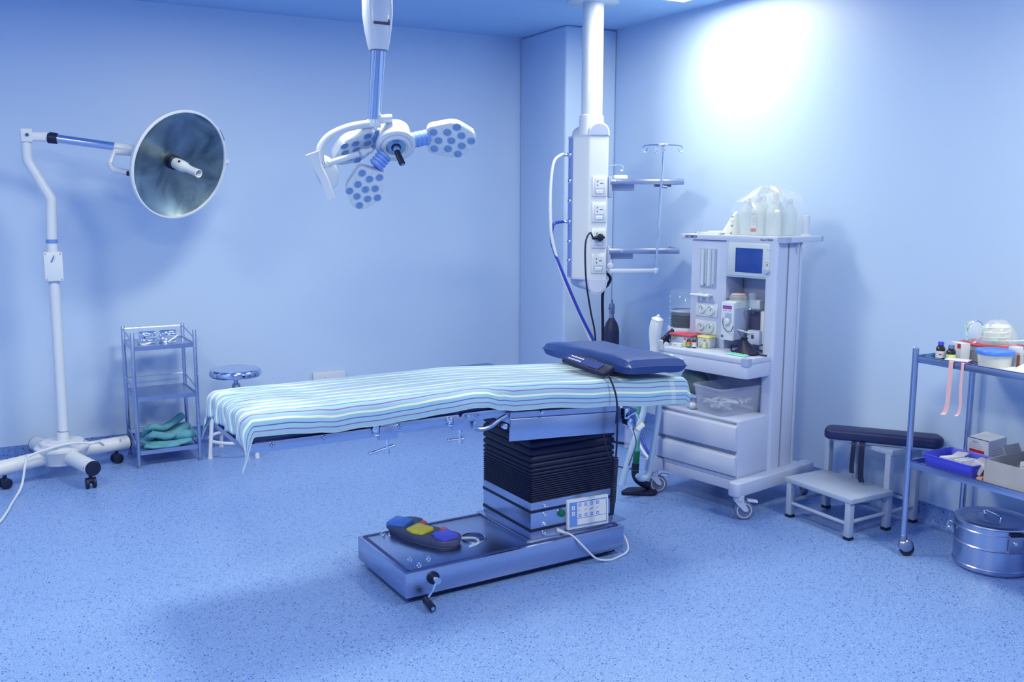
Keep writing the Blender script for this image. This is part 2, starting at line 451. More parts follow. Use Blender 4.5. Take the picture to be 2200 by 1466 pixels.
# ================================================================== operating table (its own frame: x along the table, y across)
TLOC, TRZ = (1.347, 3.293, 0), radians(2.3)
TM = Matrix.Translation(TLOC) @ Matrix.Rotation(TRZ, 4, 'Z')
T = thing('operating_table', 'steel operating table on a low wheeled base with black bellows column', 'operating table', TLOC, TRZ)
b = MB(); b.use('steel')
b.box((.545, .25, .0825), (1.09, .5, .105), .004)
b.use('black'); b.box((.545, .25, .021), (1.03, .45, .018))
for x, y in ((.12, .08), (.12, .42), (.97, .08), (.97, .42)): b.cyl((x, y, .001), (x, y, .03), .03)
base = obj('base', b, None, T)
b = MB(); b.use('strip')
for y in (.022, .478): b.box((.545, y, .1355), (1.05, .014, .003))
for x in (.022, 1.068): b.box((x, .25, .1355), (.014, .456, .003))
obj('rubber_inlay', b, None, base)
for x, y in ((.101, .46), (.125, .44), (.077, .127), (.083, .052), (.145, .092)):
    b = MB(); b.cyl((x, y, .133), (x, y, .1385), .011); b.cyl((x, y, .138), (x, y, .1475), .006, .005, 6)
    obj('bolt', b, 'chrome', base)
b = MB(); b.use('steel'); ring = [(.425 + .052 * cos(a), .215 + .052 * sin(a), .1375) for a in [2 * pi * i / 28 for i in range(28)]]
b.tube(ring, .005, 6, closed=True); b.use('strip'); b.cyl((.425, .215, .1345), (.425, .215, .1362), .05)
obj('cable_hole', b, None, base)
# crank
b = MB(); b.use('black'); b.cyl((.118, .004, .098), (.118, -.012, .098), .026)
b.use('chrome'); b.cyl((.118, -.010, .098), (.118, -.05, .098), .013)
b.tube([(.118, -.042, .098), (.098, -.045, .066), (.066, -.048, .03)], .0055, 8)
ck = obj('crank', b, None, T)
b = MB(); b.use('black'); b.cyl((.066, -.04, .031), (.062, -.115, .022), .0155, .0145, 14, .003); b.use('chrome'); b.cyl((.062, -.1148, .022), (.0619, -.1165, .0219), .008)
obj('crank_grip', b, None, ck)
# column
b = MB(); cx0, cx1, cy0, cy1 = .634, 1.085, .075, .495
cxm, cym = (cx0 + cx1) / 2, (cy0 + cy1) / 2; cw, cd = cx1 - cx0, cy1 - cy0
b.use('steel'); b.box((cxm, cym, .215), (cw, cd, .165), .003)
b.box((cxm + .015, cym - .004, .139), (cw + .09, cd + .03, .006), .001)
b.use('black')
for z in (.172, .257): b.box((cxm, cym, z), (cw + .003, cd + .003, .013))
col = obj('column', b, None, T)
for z in (.276, .236, .194, .154):
    b = MB(); b.cyl((.7, .076, z), (.7, .066, z), .008, .006, 12); b.sphere((.7, .063, z), .006, 10, 6); b.sphere((.712, .066, z - .006), .0035, 8, 5); obj('socket', b, 'chrome', col)
b = MB(); b.use('steel'); b.cyl((.79, .076, .229), (.79, .069, .229), .021, .021, 24); b.use('green'); b.lathe([(0, .014), (.01, .0135), (.0165, .010), (.018, .004), (.018, 0)], 20, Matrix.Translation((.79, .070, .229)) @ FRONT)
obj('green_button', b, None, col)['label'] = 'round green push button'
# bellows: a stack of folds, close together below and pulled open above
b = MB(); z = .298; rings = []
def ring_rect(ins, z):
    pts = round_poly([(cx0 + ins, cy0 + ins), (cx1 - ins, cy0 + ins), (cx1 - ins, cy1 - ins), (cx0 + ins, cy1 - ins)], .012, 3)
    return [(x, y, z) for x, y in pts]
k = 0; step = .0085
while z < .70:
    d = .006 if z < .42 else .008
    rings.append(ring_rect(-.001, z)); rings.append(ring_rect(-.0025, z + step * .3)); rings.append(ring_rect(-.001, z + step * .6)); rings.append(ring_rect(d, z + step * .85))
    z += step; step = .010 if z < .40 else min(.036, step * 1.25)
b.loft(rings); obj('bellows', b, 'bellows', T, sharp=60)
# control panel on the column
b = MB(); CP = Matrix.Translation((.927, .062, .2125)) @ Matrix.Rotation(radians(-4), 4, 'Z') @ Matrix.Rotation(radians(-3), 4, 'X')
b.box((0, 0, 0), (.218, .018, .136), .004, 2, CP); cp = obj('control_panel', b, 'white', T)
b = MB(); b.use('panelblue'); b.box((0, -.0093, 0), (.196, .001, .112), 0, 1, CP)
b.use('paper'); b.box((.018, -.0100, .016), (.152, .001, .070), 0, 1, CP); b.box((.018, -.0100, -.036), (.152, .001, .028), 0, 1, CP)
obj('membrane', b, None, cp)
for i in range(4):
    for zz in (.040, -.008):
        x = -.044 + i * .031
        b = MB(); b.use('panelblue'); b.box((x, -.0108, zz), (.0145, .0012, .0145), .0005, 1, CP); b.use('paper'); b.box((x, -.0115, zz), (.0065, .001, .0065), 0, 1, CP)
        obj('membrane_key', b, None, cp)
for zz in (.030, .004):
    b = MB(); b.use('paper'); b.box((-.078, -.0100, zz), (.015, .0014, .018), .0005, 1, CP); b.use('print'); b.box((-.078, -.0109, zz), (.003, .001, .006), 0, 1, CP)
    obj('membrane_key', b, None, cp)
b = MB(); b.use('print')
for x0, zz in ((-.051, .018), (-.049, .013), (-.043, .009)): b.box((x0, -.0107, zz), (.018 if zz > .016 else .004, .0006, .0014), 0, 1, CP)
for x0, tl in ((-.015, .35), (.016, .2), (.047, .3)):
    for j in range(4): b.box((x0 + j * .004 - .006, -.0107, .013 + j * .0015 * (1 + tl)), (.005, .0006, .0022 if x0 < .03 and x0 > 0 else .0013), 0, 1, CP)
obj('printed_symbols', b, None, cp)
# mains cord from the column, down over the edge and round the back of the base
b = MB(); b.use('tubewhite'); b.cyl((.776, .076, .150), (.790, .045, .146), .009, .007, 12)
b.tube([(.785, .052, .147), (.81, .01, .139), (.85, -.022, .09), (.905, -.032, .032), (.965, -.034, .0075), (1.03, -.03, .006), (1.10, -.02, .025), (1.118, .03, .07), (1.112, .08, .085), (1.10, .13, .07), (1.11, .20, .02), (1.11, .3, .006), (1.02, .62, .006)], .0046, 8, 6)
obj('mains_cord', b, None, T)
# top: back section tips down towards the head, leg section lies level
TILT = 3.4
HB = Matrix.Translation((.45, 0, .742)) @ Matrix.Rotation(radians(TILT), 4, 'Y')    # hinge frame of the back section
b = MB(); b.use('steel'); b.box((.52, .27, -.004), (1.06, .50, .014), 0, 1, HB)
b.box((.33, .27, -.044), (.46, .42, .075), .004, 2, HB); bs = obj('back_section', b, None, T)
b = MB(); b.use('steel'); b.box((.30, -.012, -.078), (.545, .008, .093), .002, 2, HB)
b.box((.31, .0, -.018), (.56, .012, .026), 0, 1, HB); b.use('strip'); b.box((.31, -.004, -.033), (.55, .006, .010), 0, 1, HB)
sp_ = obj('side_panel', b, None, bs)
b = MB()
for x in (.18,): b.cyl((x, -.018, -.012), (x, .0, -.012), .009, None, 14, 0, HB)
b.cyl((.004, -.016, -.06), (.004, 0, -.06), .012, None, 14, .002, HB); obj('screw', b, 'chrome', sp_)
b = MB(); b.use('steel'); b.box((-.075, .27, .716), (1.05, .42, .02)); b.box((-.07, .27, .69), (.9, .30, .03), .003)
lg = obj('leg_section', b, None, T)
def rail(x0, x1, y, z, name='side_rail'):
    b = MB(); b.use('steel'); P = round_poly([(x0, z - .0145), (x1, z - .0145), (x1, z + .0145), (x0, z + .0145)], .0125, 4)
    b.prism(P, -.004, .004, Matrix.Translation((0, y, 0)) @ Matrix(((1, 0, 0, 0), (0, 0, -1, 0), (0, 1, 0, 0), (0, 0, 0, 1))), .001)
    b.box(((x0 + x1) / 2, y + .018, z - .006), (x1 - x0 - .04, .028, .034), .002)
    return obj(name, b, None, lg)
def screw(x, y, z, par):
    b = MB(); b.use('steel_d'); b.cyl((x, y + .003, z), (x, y - .0035, z), .0105, None, 18); b.use('chrome'); b.cyl((x, y - .003, z), (x, y - .006, z), .0078, .006, 16); b.use('black'); b.cyl((x, y - .0058, z), (x, y - .0066, z), .003, None, 6)
    obj('screw', b, None, par)
r1 = rail(-.598, -.135, -.004, .733); screw(-.517, -.008, .736, r1); screw(-.322, -.008, .738, r1)
r2 = rail(-.10, .242, -.004, .742); screw(-.021, -.008, .742, r2)
r3 = rail(.250, .445, -.004, .744); screw(.268, -.008, .744, r3); screw(.322, -.008, .744, r3)
for (x0, y0) in ((-.59, .545), (-.1, .545)):
    b = MB(); b.box((x0 + .25, y0, .735), (.5, .01, .028), .003); obj('side_rail', b, 'steel', lg)
# rail clamps with T handles
def clamp(x, z, mirror, name='rail_clamp'):
    b = MB(); b.use('steel'); b.box((x + .028, .004, z - .030), (.075, .030, .054), .003)
    b.box((x - .022, .006, z - .012), (.022, .036, .030), .003)
    b.use('chrome'); b.cyl((x - .03, -.008, z - .008), (x - .03, -.020, z - .008), .012, .012, 16, .002)
    if mirror: b.tube([(x + .065, -.002, z - .028), (x + .085, -.008, z - .028), (x + .085, -.008, z - .036), (x + .065, -.002, z - .036)], .004, 8)
    b.tube([(x - .012, -.006, z - .022), (x - .03, -.01, z - .025), (x - .03, -.01, z - .034), (x - .012, -.006, z - .036)], .0035, 8)
    o = obj(name, b, None, lg)
    b = MB(); b.use('chrome'); hz = z - .095
    b.cyl((x + .026, .004, z - .055), (x + .026, .004, z - .066), .009, .009, 12)
    b.lathe([(.0, -.03), (.009, -.028), (.010, -.016), (.006, -.008), (.005, .01), (.008, .028), (.008, .034)], 14, Matrix.Translation((x + .026, .004, hz + .006)))
    if mirror: b.tube([(x - .052, -.012, hz - .006), (x + .055, .01, hz + .006)], .0055, 8); b.sphere((x - .052, -.012, hz - .006), .0068); b.sphere((x + .055, .01, hz + .006), .0068)
    else: b.tube([(x - .036, -.018, hz + .004), (x + .042, .012, hz - .006)], .0055, 8); b.sphere((x - .036, -.018, hz + .004), .0068); b.sphere((x + .042, .012, hz - .006), .0085)
    obj('tee_handle', b, None, o); return o
clamp(-.094, .752, True); clamp(.222, .750, False)
b = MB(); b.use('steel'); b.box((.318, .012, .712), (.020, .03, .055), .003)
b.tube([(.315, .012, .690), (.345, .010, .679), (.39, .008, .684), (.43, .006, .706), (.466, .002, .722)], [.010] * 40, 10, 5); b.box((.308, .0, .700), (.016, .02, .03), .002)
obj('link_bar', b, None, lg)
b = MB(); b.use('tubewhite'); b.cyl((-.604, .004, .70), (-.604, .004, .684), .009, .009, 14, .002); b.use('steel'); b.cyl((-.604, .004, .70), (-.604, .004, .76), .0025)
obj('foot_knob', b, None, lg)
b = MB(); b.use('navy'); b.box((-.07, .27, .779), (1.06, .53, .106), .03, 4); obj('leg_mattress', b, None, T)
b = MB(); b.use('navy'); b.box((.485, .27, .048), (1.0, .53, .09), .03, 4, HB); obj('back_mattress', b, None, T)
b = MB(); b.use('navy'); b.box((.64, .66, .782), (.34, .17, .05), .02, 4); b.use('steel'); b.box((.64, .62, .752), (.30, .12, .010)); b.box((.64, .555, .735), (.03, .05, .05))
obj('arm_board', b, None, T)

# ------------------------------------------------------------------ striped sheet over the table
def top_z(x):
    zl = .845; zs = .845 - (x - .45) * math.tan(radians(TILT)) + .0
    t = max(0, min(1, (x - .30) / .30)); t = t * t * (3 - 2 * t)
    return zl * (1 - t) + zs * t
HEM = [(-.70, .735), (-.614, .768), (-.47, .766), (-.356, .756), (-.279, .748), (-.199, .752), (-.117, .750), (.022, .758), (.169, .766), (.305, .774), (.354, .770), (.431, .750), (.502, .738), (.621, .733), (.938, .705), (1.245, .679), (1.47, .664)]
def hem(x):
    for (a, za), (c, zc) in zip(HEM, HEM[1:]):
        if x <= c:
            t = max(0, (x - a) / (c - a)); t = t * t * (3 - 2 * t); return za + (zc - za) * t
    return HEM[-1][1]
XF, XH, YW = -.612, 1.452, .535          # foot edge, head edge, width
RB = .032
def bend(d, R=RB):
    """arc length d past the edge -> (outward, down)"""
    if d <= 0: return d, 0
    q = R * pi / 2
    if d < q: return R * sin(d / R), R * (1 - cos(d / R))
    return R, R + (d - q)
FOOT_OV, HEAD_OV = .080, .030
NU, NV = 190, 96
LEN = FOOT_OV + (XH - XF) + HEAD_OV
def sheet_uv(s, t): return (-FOOT_OV + LEN * s + XF, -.117 + t * (.117 + YW + .10))
def sheet(s, t):
    u = -FOOT_OV + LEN * s                     # 0 at the foot edge
    Lt = XH - XF
    # across: t=0 near hem .. t=1 far hem
    xm = max(XF, min(XH, XF + u))
    zt = top_z(xm)
    drop = zt - hem(XF + u)
    ov = max(.0, drop - 2 * RB + RB * pi / 2)
    v = -ov + t * (ov + YW + .10)
    eu = 0
    if u < RB: eu = RB - u
    if u > Lt - RB: eu = u - (Lt - RB)
    ev = 0
    if v < RB: ev = RB - v
    if v > YW - RB: ev = v - (YW - RB)
    ou, du = bend(eu); ow, dw = bend(ev)
    x = XF + RB - ou if u < RB else (XH - RB + ou if u > Lt - RB else XF + u)
    y = RB - ow if v < RB else (YW - RB + ow if v > YW - RB else v)
    if eu > 0 and ev > 0:                      # corner: a fold of both overhangs
        ph = math.atan2(ev, eu); L = math.hypot(eu, ev); ou, dn = bend(L); s2 = sin(2 * ph)
        ou += .16 * L * s2 * s2; down = dn * (1 + (.38 if u < RB else 0) * s2 ** 3)
        sx_, sy_ = (-1 if u < RB else 1), (-1 if v < RB else 1)
        x = (XF + RB if u < RB else XH - RB) + sx_ * ou * cos(ph); y = (RB if v < RB else YW - RB) + sy_ * ou * sin(ph)
        dw, du = down * sin(ph) ** 2, down * cos(ph) ** 2
        if dw < .001: dw = .0
    else: down = du + dw
    z = zt - down
    p = Vector((x, y, z))
    # creases: long shallow ones along the cloth, finer gathers by the foot end
    flat = 1 if (eu == 0 and ev == 0) else .7
    w = noise.noise(Vector((u * 2.2, v * 16, 1.3))) * .0042 + noise.noise(Vector((u * 6, v * 34, 4.1))) * .0018
    g = max(0, 1 - u / .5) if u > 0 else 1
    w += g * noise.noise(Vector((u * 9 + v * 10, v * 40, 7))) * .0045
    w += g * .004 * sin(v * 95 + 3 * sin(u * 9))
    z += .004 + w * flat * (1 if dw == 0 else .5)
    if dw > 0:                                 # waves of the hanging edge
        f = min(1, dw / .06)
        wv = sin(u * 7.5 + .6) * .004 + noise.noise(Vector((u * 5, 2.2, v * 3))) * .006
        p.y += (-1 if v < RB else 1) * f * (.018 + wv)
    if du > 0 and u < RB:
        f = min(1, du / .08); p.x -= f * (.006 + .011 * sin(v * 42) + .008 * noise.noise(Vector((v * 20, du * 10, 3))))
    return (p.x, p.y, z)
b = MB(); b.grid(sheet, NU, NV, 0, sheet_uv)
bs_ = obj('bed_sheet', b, 'sheet', None)
bs_.data.transform(TM); tag(bs_, 'light blue sheet with pale yellow, navy and maroon stripes spread over the operating table', 'bed sheet')
md = bs_.modifiers.new('thickness', 'SOLIDIFY'); md.thickness = .0018; md.offset = 1

# ------------------------------------------------------------------ navy head cushion
def cushion(b, sx, sy, sz, Mx, n=30, pw=.55):
    def f(sgn):
        def g(s, t):
            x, y = s * 2 - 1, t * 2 - 1
            e = max(0, (1 - abs(x) ** 7) * (1 - abs(y) ** 7)) ** .28
            corner = (abs(x) * abs(y)) ** 6
            pinch = 1 - .035 * (1 - abs(x) ** 2) * (abs(y) ** 6) - .0
            pinch2 = 1 - .05 * (1 - abs(y) ** 2) * (abs(x) ** 6)
            z = sgn * sz * e * (1 + .05 * noise.noise(Vector((x * 2, y * 2, sgn))))
            return (sx * x * pinch2 * (1 + .02 * corner), sy * y * pinch * (1 + .03 * corner), z + .004 * noise.noise(Vector((x * 3, y * 3, 5))) * e)
        return g
    b.grid(f(1), n, n, Mx=Mx); b.grid(f(-1), n, n, Mx=Mx)
b = MB(); PM = TM @ Matrix.Translation((1.212, .275, .868)) @ Matrix.Rotation(radians(1.5), 4, 'Z') @ Matrix.Rotation(radians(3.4), 4, 'Y')
cushion(b, .172, .335, .042, PM)
bmesh.ops.remove_doubles(b.bm, verts=b.bm.verts, dist=.0004); bmesh.ops.recalc_face_normals(b.bm, faces=b.bm.faces)
b.tube([PM @ Vector((.172 * x, .335 * y, .002)) for x, y in ((-.99, -.985), (-.5, -.965), (0, -.96), (.5, -.965), (.99, -.985))], .0025, 6, 4)
b.tube([PM @ Vector((.172 * x, .335 * y, .002)) for x, y in ((-.985, -.985), (-.945, -.5), (-.94, 0), (-.945, .5), (-.985, .985))], .0025, 6, 4)
tag(obj('head_cushion', b, 'navy'), 'navy blue vinyl cushion at the head end of the operating table', 'cushion')

# ------------------------------------------------------------------ hand controller resting on the sheet
t = thing('hand_controller', 'black corded hand controller on the striped sheet beside the navy cushion', 'remote control', TLOC, TRZ)
RM = frame((.992, .165, .864), (.06, -.99, -.05), (-.42, -.10, 1))
b = MB(); b.box((0, 0, 0), (.30, .070, .024), .009, 3, RM); b.box((-.05, 0, .004), (.19, .076, .020), .008, 3, RM); rb = obj('casing', b, 'black', t)
b = MB(); b.use('strip'); b.box((-.02, 0, .0145), (.24, .046, .001), 0, 1, RM); b.use('paper')
for i in range(7):
    for j in (-1, 1): b.box((-.115 + i * .013, j * .010, .0152), (.008, .006 if i % 2 else .009, .001), 0, 1, RM)
obj('keypad', b, None, rb)
b = MB(); b.use('black'); b.tube([(.996, .03, .842), (.99, .0, .835), (.99, -.03, .80), (.995, -.05, .74), (1.0, -.052, .62), (1.0, -.05, .53), (.995, -.052, .48)], .0042, 8, 6)
pts = []
for i in range(26 * 10 + 1):
    f = i / 260; z = .482 - f * .20; a = 26 * 2 * pi * f
    pts.append((.992 + .011 * cos(a) - .012 * f, -.055 + .011 * sin(a), z))
b.tube(pts, .0034, 6)
b.cyl((.979, -.056, .285), (.975, -.056, .225), .012, .009, 12, .003)
b.tube([(.96, .0, .60), (.962, -.03, .52), (.982, -.05, .44), (.985, -.052, .40)], .003, 6, 4)
obj('coiled_cord', b, None, t)

# ------------------------------------------------------------------ foot switch on the base
FS = Matrix.Translation((.235, .325, .1365)) @ Matrix.Rotation(math.atan2(-.95, .307), 4, 'Z')
FW = TM @ FS
t = thing('foot_switch', 'three pedal foot switch resting on the table base', 'foot switch', FW.translation, FW.to_euler().z)
poly = round_poly([(-.205, -.045), (-.06, -.075), (.05, -.075), (.165, -.055), (.21, .01), (.155, .085), (.03, .075), (-.05, .06), (-.12, .115), (-.19, .085)], .03, 4)
b = MB(); b.prism(poly, .010, .038, None, .008, 3); b.prism([(x * .94, y * .92) for x, y in poly], .0, .012); hs = obj('housing', b, 'pedal', t)
for x, y, rz, mm, lb in ((-.142, -.012, 12, 'blue', 'sky blue pedal'), (-.005, -.022, 2, 'yellow', 'yellow pedal'), (.128, -.002, -14, 'violet', 'violet blue pedal')):
    b = MB(); mx = Matrix.Translation((x, y, .036)) @ Matrix.Rotation(radians(rz), 4, 'Z') @ Matrix.Rotation(radians(5), 4, 'X')
    P = round_poly([(-.047, -.030), (0, -.042), (.047, -.030), (.047, .048), (-.047, .048)], .006, 3)
    b.prism(P, -.008, .014, mx, .004, 2); obj('pedal', b, mm, t)['label'] = lb
for x, y in ((-.066, .066), (.060, .066)):
    b = MB(); b.lathe([(0, .009), (.012, .008), (.017, .003), (.017, -.01)], 18, Matrix.Translation((x, y, .036))); obj('reset_button', b, 'orange', t)['label'] = 'round orange button'
b = MB(); b.tube([(.15, .09, .012), (.20, .12, .014), (.235, .10, .008), (.232, .045, .006)], .006, 8, 5); obj('switch_cable', b, 'tubeblue', t)

# ================================================================== standing examination lamp by the back wall
HX, HY = .285, 5.93
t = thing('standing_lamp', 'white standing lamp with a big round mirrored head, four-legged castor base against the back wall', 'floor lamp', (HX, HY, 0))
b = MB(); b.use('scuff'); b.lathe([(0, .075), (.10, .075), (.112, .082), (.115, .10), (.150, .165), (.150, .178), (.122, .186), (.120, .205), (.112, .210), (.04, .212), (0, .212)], 14, Matrix.Translation((HX, HY, 0)))
obj('base_hub', b, None, t, True, 25)
legs = [((-.021, 5.799), (-.115, 5.755)), ((.399, 5.581), (.413, 5.555)), ((.588, 6.057), (.655, 6.083)), ((.17, 6.27), (.158, 6.30))]
for i, ((cx, cy), (ex, ey)) in enumerate(legs):
    d = Vector((ex - HX, ey - HY, 0)).normalized()
    b = MB(); b.use('scuff'); p0 = Vector((HX, HY, .128)) + d * .10; p1 = Vector((ex, ey, .118)); b.cyl(p0, p1, .043, .043, 24)
    lgx = obj('leg', b, None, t, True)
    b = MB(); b.use('black'); b.cyl(p1 - d * .004, p1 + d * .006, .0435, .0425, 24, .002); obj('end_cap', b, None, lgx, True)
    b = MB(); b.use('black'); b.cyl((cx, cy, .055), (cx, cy, .085), .010)
    w = Vector((-d.y, d.x, 0)) if i != 1 else Vector((1, .1, 0)).normalized()
    for sgn in (-1, 1):
        c0 = Vector((cx, cy, .031)) + w * sgn * .010; c1 = Vector((cx, cy, .031)) + w * sgn * .027
        b.cyl(c0, c1, .0305, .0305, 22, .003)
    b.sphere((cx, cy, .045), .024, 14, 8, (1, 1, .75))
    obj('castor', b, None, lgx, True)
b = MB(); b.use('white'); b.cyl((HX + .005, HY, .20), (HX + .008, HY, .262), .034, .033, 24); b.cyl((HX + .009, HY, .265), (HX + .02, HY, 1.36), .030, .029, 24); b.use('steel_d'); b.cyl((HX + .008, HY, .261), (HX + .0085, HY, .266), .0305)
b.use('white'); b.tube([(HX + .02, HY, 1.372), (HX + .028, HY, 1.55), (HX + .031, HY, 1.60), (HX + .026, HY, 1.614), (HX - .066, HY, 1.80), (HX - .072, HY, 1.815), (HX - .073, HY, 1.84), (HX - .073, HY, 1.93)], .0285, 18)
pole = obj('pole', b, None, t, True)
b = MB(); b.use('panelblue'); b.lathe([(.0300, -.011), (.0308, -.011), (.0308, .011), (.0300, .011)], 24, Matrix.Translation((HX + .0205, HY, 1.366))); obj('blue_band', b, None, pole, True)
b = MB(); b.use('white'); b.box((HX + .018, HY - .02, 1.224), (.098, .05, .168), .006, 3); bx = obj('switch_box', b, None, t, True)
b = MB(); b.use('panelblue'); b.cyl((HX + .013, HY - .048, 1.262), (HX + .023, HY - .060, 1.288), .0035, .0028, 8); b.sphere((HX + .010, HY - .047, 1.255), .0055); obj('lever', b, None, bx, True)
for dx in (-.034, .042):
    for z in (1.152, 1.297):
        b = MB(); b.cyl((HX + dx + .014, HY - .043, z), (HX + dx + .014, HY - .048, z), .0048, .004, 10); obj('screw', b, 'greyprint', bx, True)
# joint + horizontal arm
tx, tz = HX - .068, 1.952
b = MB(); b.use('white'); b.box((tx - .002, HY, tz - .002), (.06, .07, .075), .006, 3)
jt = obj('arm_bracket', b, None, t, True)
b = MB(); b.use('white'); b.box((tx + .055, HY - .012, tz - .006), (.135, .045, .052), .012, 3); b.use('strip'); b.cyl((tx, HY - .03, tz), (tx, HY - .041, tz), .009)
obj('arm_knuckle', b, None, jt, True)
A0, A1 = Vector((tx + .11, HY - .012, 1.942)), Vector((.655, 5.815, 1.897))
b = MB(); b.use('chrome_b'); b.cyl(A0, A1, .024, .023, 24); arm = obj('arm', b, None, t, True)
dA = (A1 - A0).normalized()
b = MB(); b.use('black'); b.cyl(A0 - dA * .005, A0 + dA * .045, .032, .030, 24, .004); obj('collar', b, None, arm, True)
# head
DC = Vector((.974, 5.65, 1.795)); DN = Vector((.448, -.842, -.299)).normalized()
ax = Vector((.88, .46, .07)); ax = (ax - DN * ax.dot(DN)).normalized()
DM = frame(DC, ax, DN)
b = MB(); b.use('white'); b.cyl(A1 - dA * .002, A1 + dA * .10, .026, .024, 20, .003)
Pp = DC - ax * .335 - DN * .055
P0 = DC - DN * .215 - ax * .05
b.tube([A1 + dA * .08, (A1 + dA * .1 + P0) / 2 + Vector((0, 0, .0)), P0], .024, 14, 4)
yk = [P0, DC - DN * .17 - ax * .26, DC - DN * .12 - ax * .40 + Vector((0, 0, .035)), DC - DN * .03 - ax * .435 + Vector((0, 0, .01)), DC + DN * .0 - ax * .40 - Vector((0, 0, .0)), Pp + ax * .0]
b.tube([P0, Vector((.643, 5.76, 1.866)), Vector((.612, 5.74, 1.80)), Vector((.628, 5.70, 1.765)), Vector((.70, 5.66, 1.748))], .017, 10)
obj('yoke', b, None, t, True)
b = MB(); q = Vector((.705, 5.655, 1.746)); b.use('white'); b.cyl(q - Vector((.015, -.01, 0)), q + Vector((.085, .045, .014)), .021, .020, 18, .003); b.use('black'); b.cyl(q - Vector((.016, .012, .002)), q - Vector((-.004, .022, .003)), .013, .013, 16)
obj('pivot', b, None, t, True)
b = MB(); b.use('white'); b.cyl(DC + ax * .29 - DN * .03, DC + ax * .355 - DN * .03, .020, .020, 18, .003); obj('pivot', b, None, t, True)
R0 = .316
b = MB(); b.use('white'); b.lathe([(0, -.145), (.09, -.14), (.19, -.115), (.26, -.075), (.305, -.028), (R0, -.012), (R0 + .001, .006), (R0 - .004, .012), (R0 - .012, .012), (R0 - .014, .004), (R0 - .014, -.01)], 64, DM)
hd = obj('lamp_housing', b, None, t, True)
b = MB(); b.use('dish'); b.lathe([(R0 - .0135, .002), (.26, -.022), (.19, -.045), (.10, -.062), (.04, -.067), (0, -.068)], 64, DM); obj('reflector', b, None, hd, True)
b = MB(); b.use('black'); b.lathe([(0, -.066), (.042, -.066), (.041, -.045), (.036, -.040), (0, -.040)], 24, DM)
b.use('white'); b.lathe([(0, -.040), (.032, -.040), (.034, .015), (.031, .045), (.024, .058), (.022, .10), (.0235, .155), (.0245, .163), (.022, .166), (.019, .163), (.0175, .13), (0, .13)], 24, DM)
b.use('black'); b.cyl(DM @ Vector((-.018, .022, .015)), DM @ Vector((-.024, .030, .018)), .007)
obj('handle', b, None, hd, True)
b = MB(); b.use('steel'); b.box((0, 0, 0), (.07, .012, .014), .003, 2, DM @ Matrix.Rotation(radians(122), 4, 'Z') @ Matrix.Translation((0, -R0 - .003, -.002))); obj('latch', b, None, hd, True)
b = MB(); b.use('tubewhite'); b.tube([(.50, 5.86, .17), (.47, 5.80, .205), (.43, 5.76, .213), (.33, 5.80, .216), (.20, 5.80, .197), (.10, 5.76, .175), (.085, 5.70, .155), (.06, 5.66, .05), (.03, 5.60, .008), (.0, 5.45, .0068), (-.02, 5.33, .0068), (-.08, 5.10, .0068), (-.25, 4.8, .0068), (-.8, 4.3, .0068), (-1.5, 4.1, .0068), (-2.12, 4.15, .0068)], .0065, 8, 6)
obj('power_cord', b, None, t, True)

# ================================================================== three-tier steel rack beside the lamp
t = thing('steel_rack', 'narrow three-tier stainless steel rack beside the standing lamp', 'rack', (.692, 5.874, 0), radians(1.5))
RW, RD, RH = .356, .352, .82
for x, y in ((0, 0), (RW, 0), (0, RD), (RW, RD)):
    b = MB(); b.use('steel'); b.cyl((x, y, 0.012), (x, y, RH), .0115, .0115, 16, .002); p = obj('post', b, None, t)
    b = MB(); b.use('greyplastic'); b.cyl((x, y, 0), (x, y, .016), .013, .0125, 16); obj('foot', b, None, p)
for z in (.728, .420, .092):
    b = MB(); b.use('steel'); b.box((RW / 2, RD / 2, z), (RW - .006, RD - .006, .004)); 
    for y in (.002, RD - .002): b.box((RW / 2, y, z - .003), (RW, .004, .026))
    for x in (.002, RW - .002): b.box((x, RD / 2, z - .003), (.004, RD, .026))
    obj('shelf', b, None, t)
    b = MB(); b.use('steel'); zr = z + .078
    b.tube([(0, RD, zr), (RW, RD, zr)], .0045, 8); b.tube([(0, 0, zr - .04), (0, RD, zr)], .0045, 8); b.tube([(RW, 0, zr - .04), (RW, RD, zr)], .0045, 8)
    obj('guard_rail', b, None, t)
# chrome socket clamps on its top shelf
for (x, y, rz, lb) in ((.795, 6.03, 8, 'chrome socket clamp on the top of the steel rack, left one of the pair'), (.915, 6.04, -6, 'chrome socket clamp on the top of the steel rack, right one of the pair')):
    t = thing('socket_clamp', lb, 'clamp', (x, y, .7305), radians(rz), 'chrome clamps on the rack')
    b = MB(); b.use('chrome'); b.box((0, 0, .012), (.10, .055, .024), .003); b.box((-.025, .0, .040), (.032, .05, .04), .003); obj('jaw', b, None, t)
    b = MB(); b.use('chrome'); b.cyl((-.045, 0, .060), (.05, 0, .060), .018, .018, 20, .003); b.use('strip'); b.cyl((.049, 0, .060), (.0515, 0, .060), .011); obj('socket', b, None, t)
    b = MB(); b.use('chrome'); b.cyl((.03, -.02, .03), (.03, -.075, .035), .006); b.tube([(.0, -.072, .015), (.06, -.078, .055)], .0045, 8); b.sphere((.0, -.072, .015), .007); b.sphere((.06, -.078, .055), .007); obj('tee_handle', b, None, t)
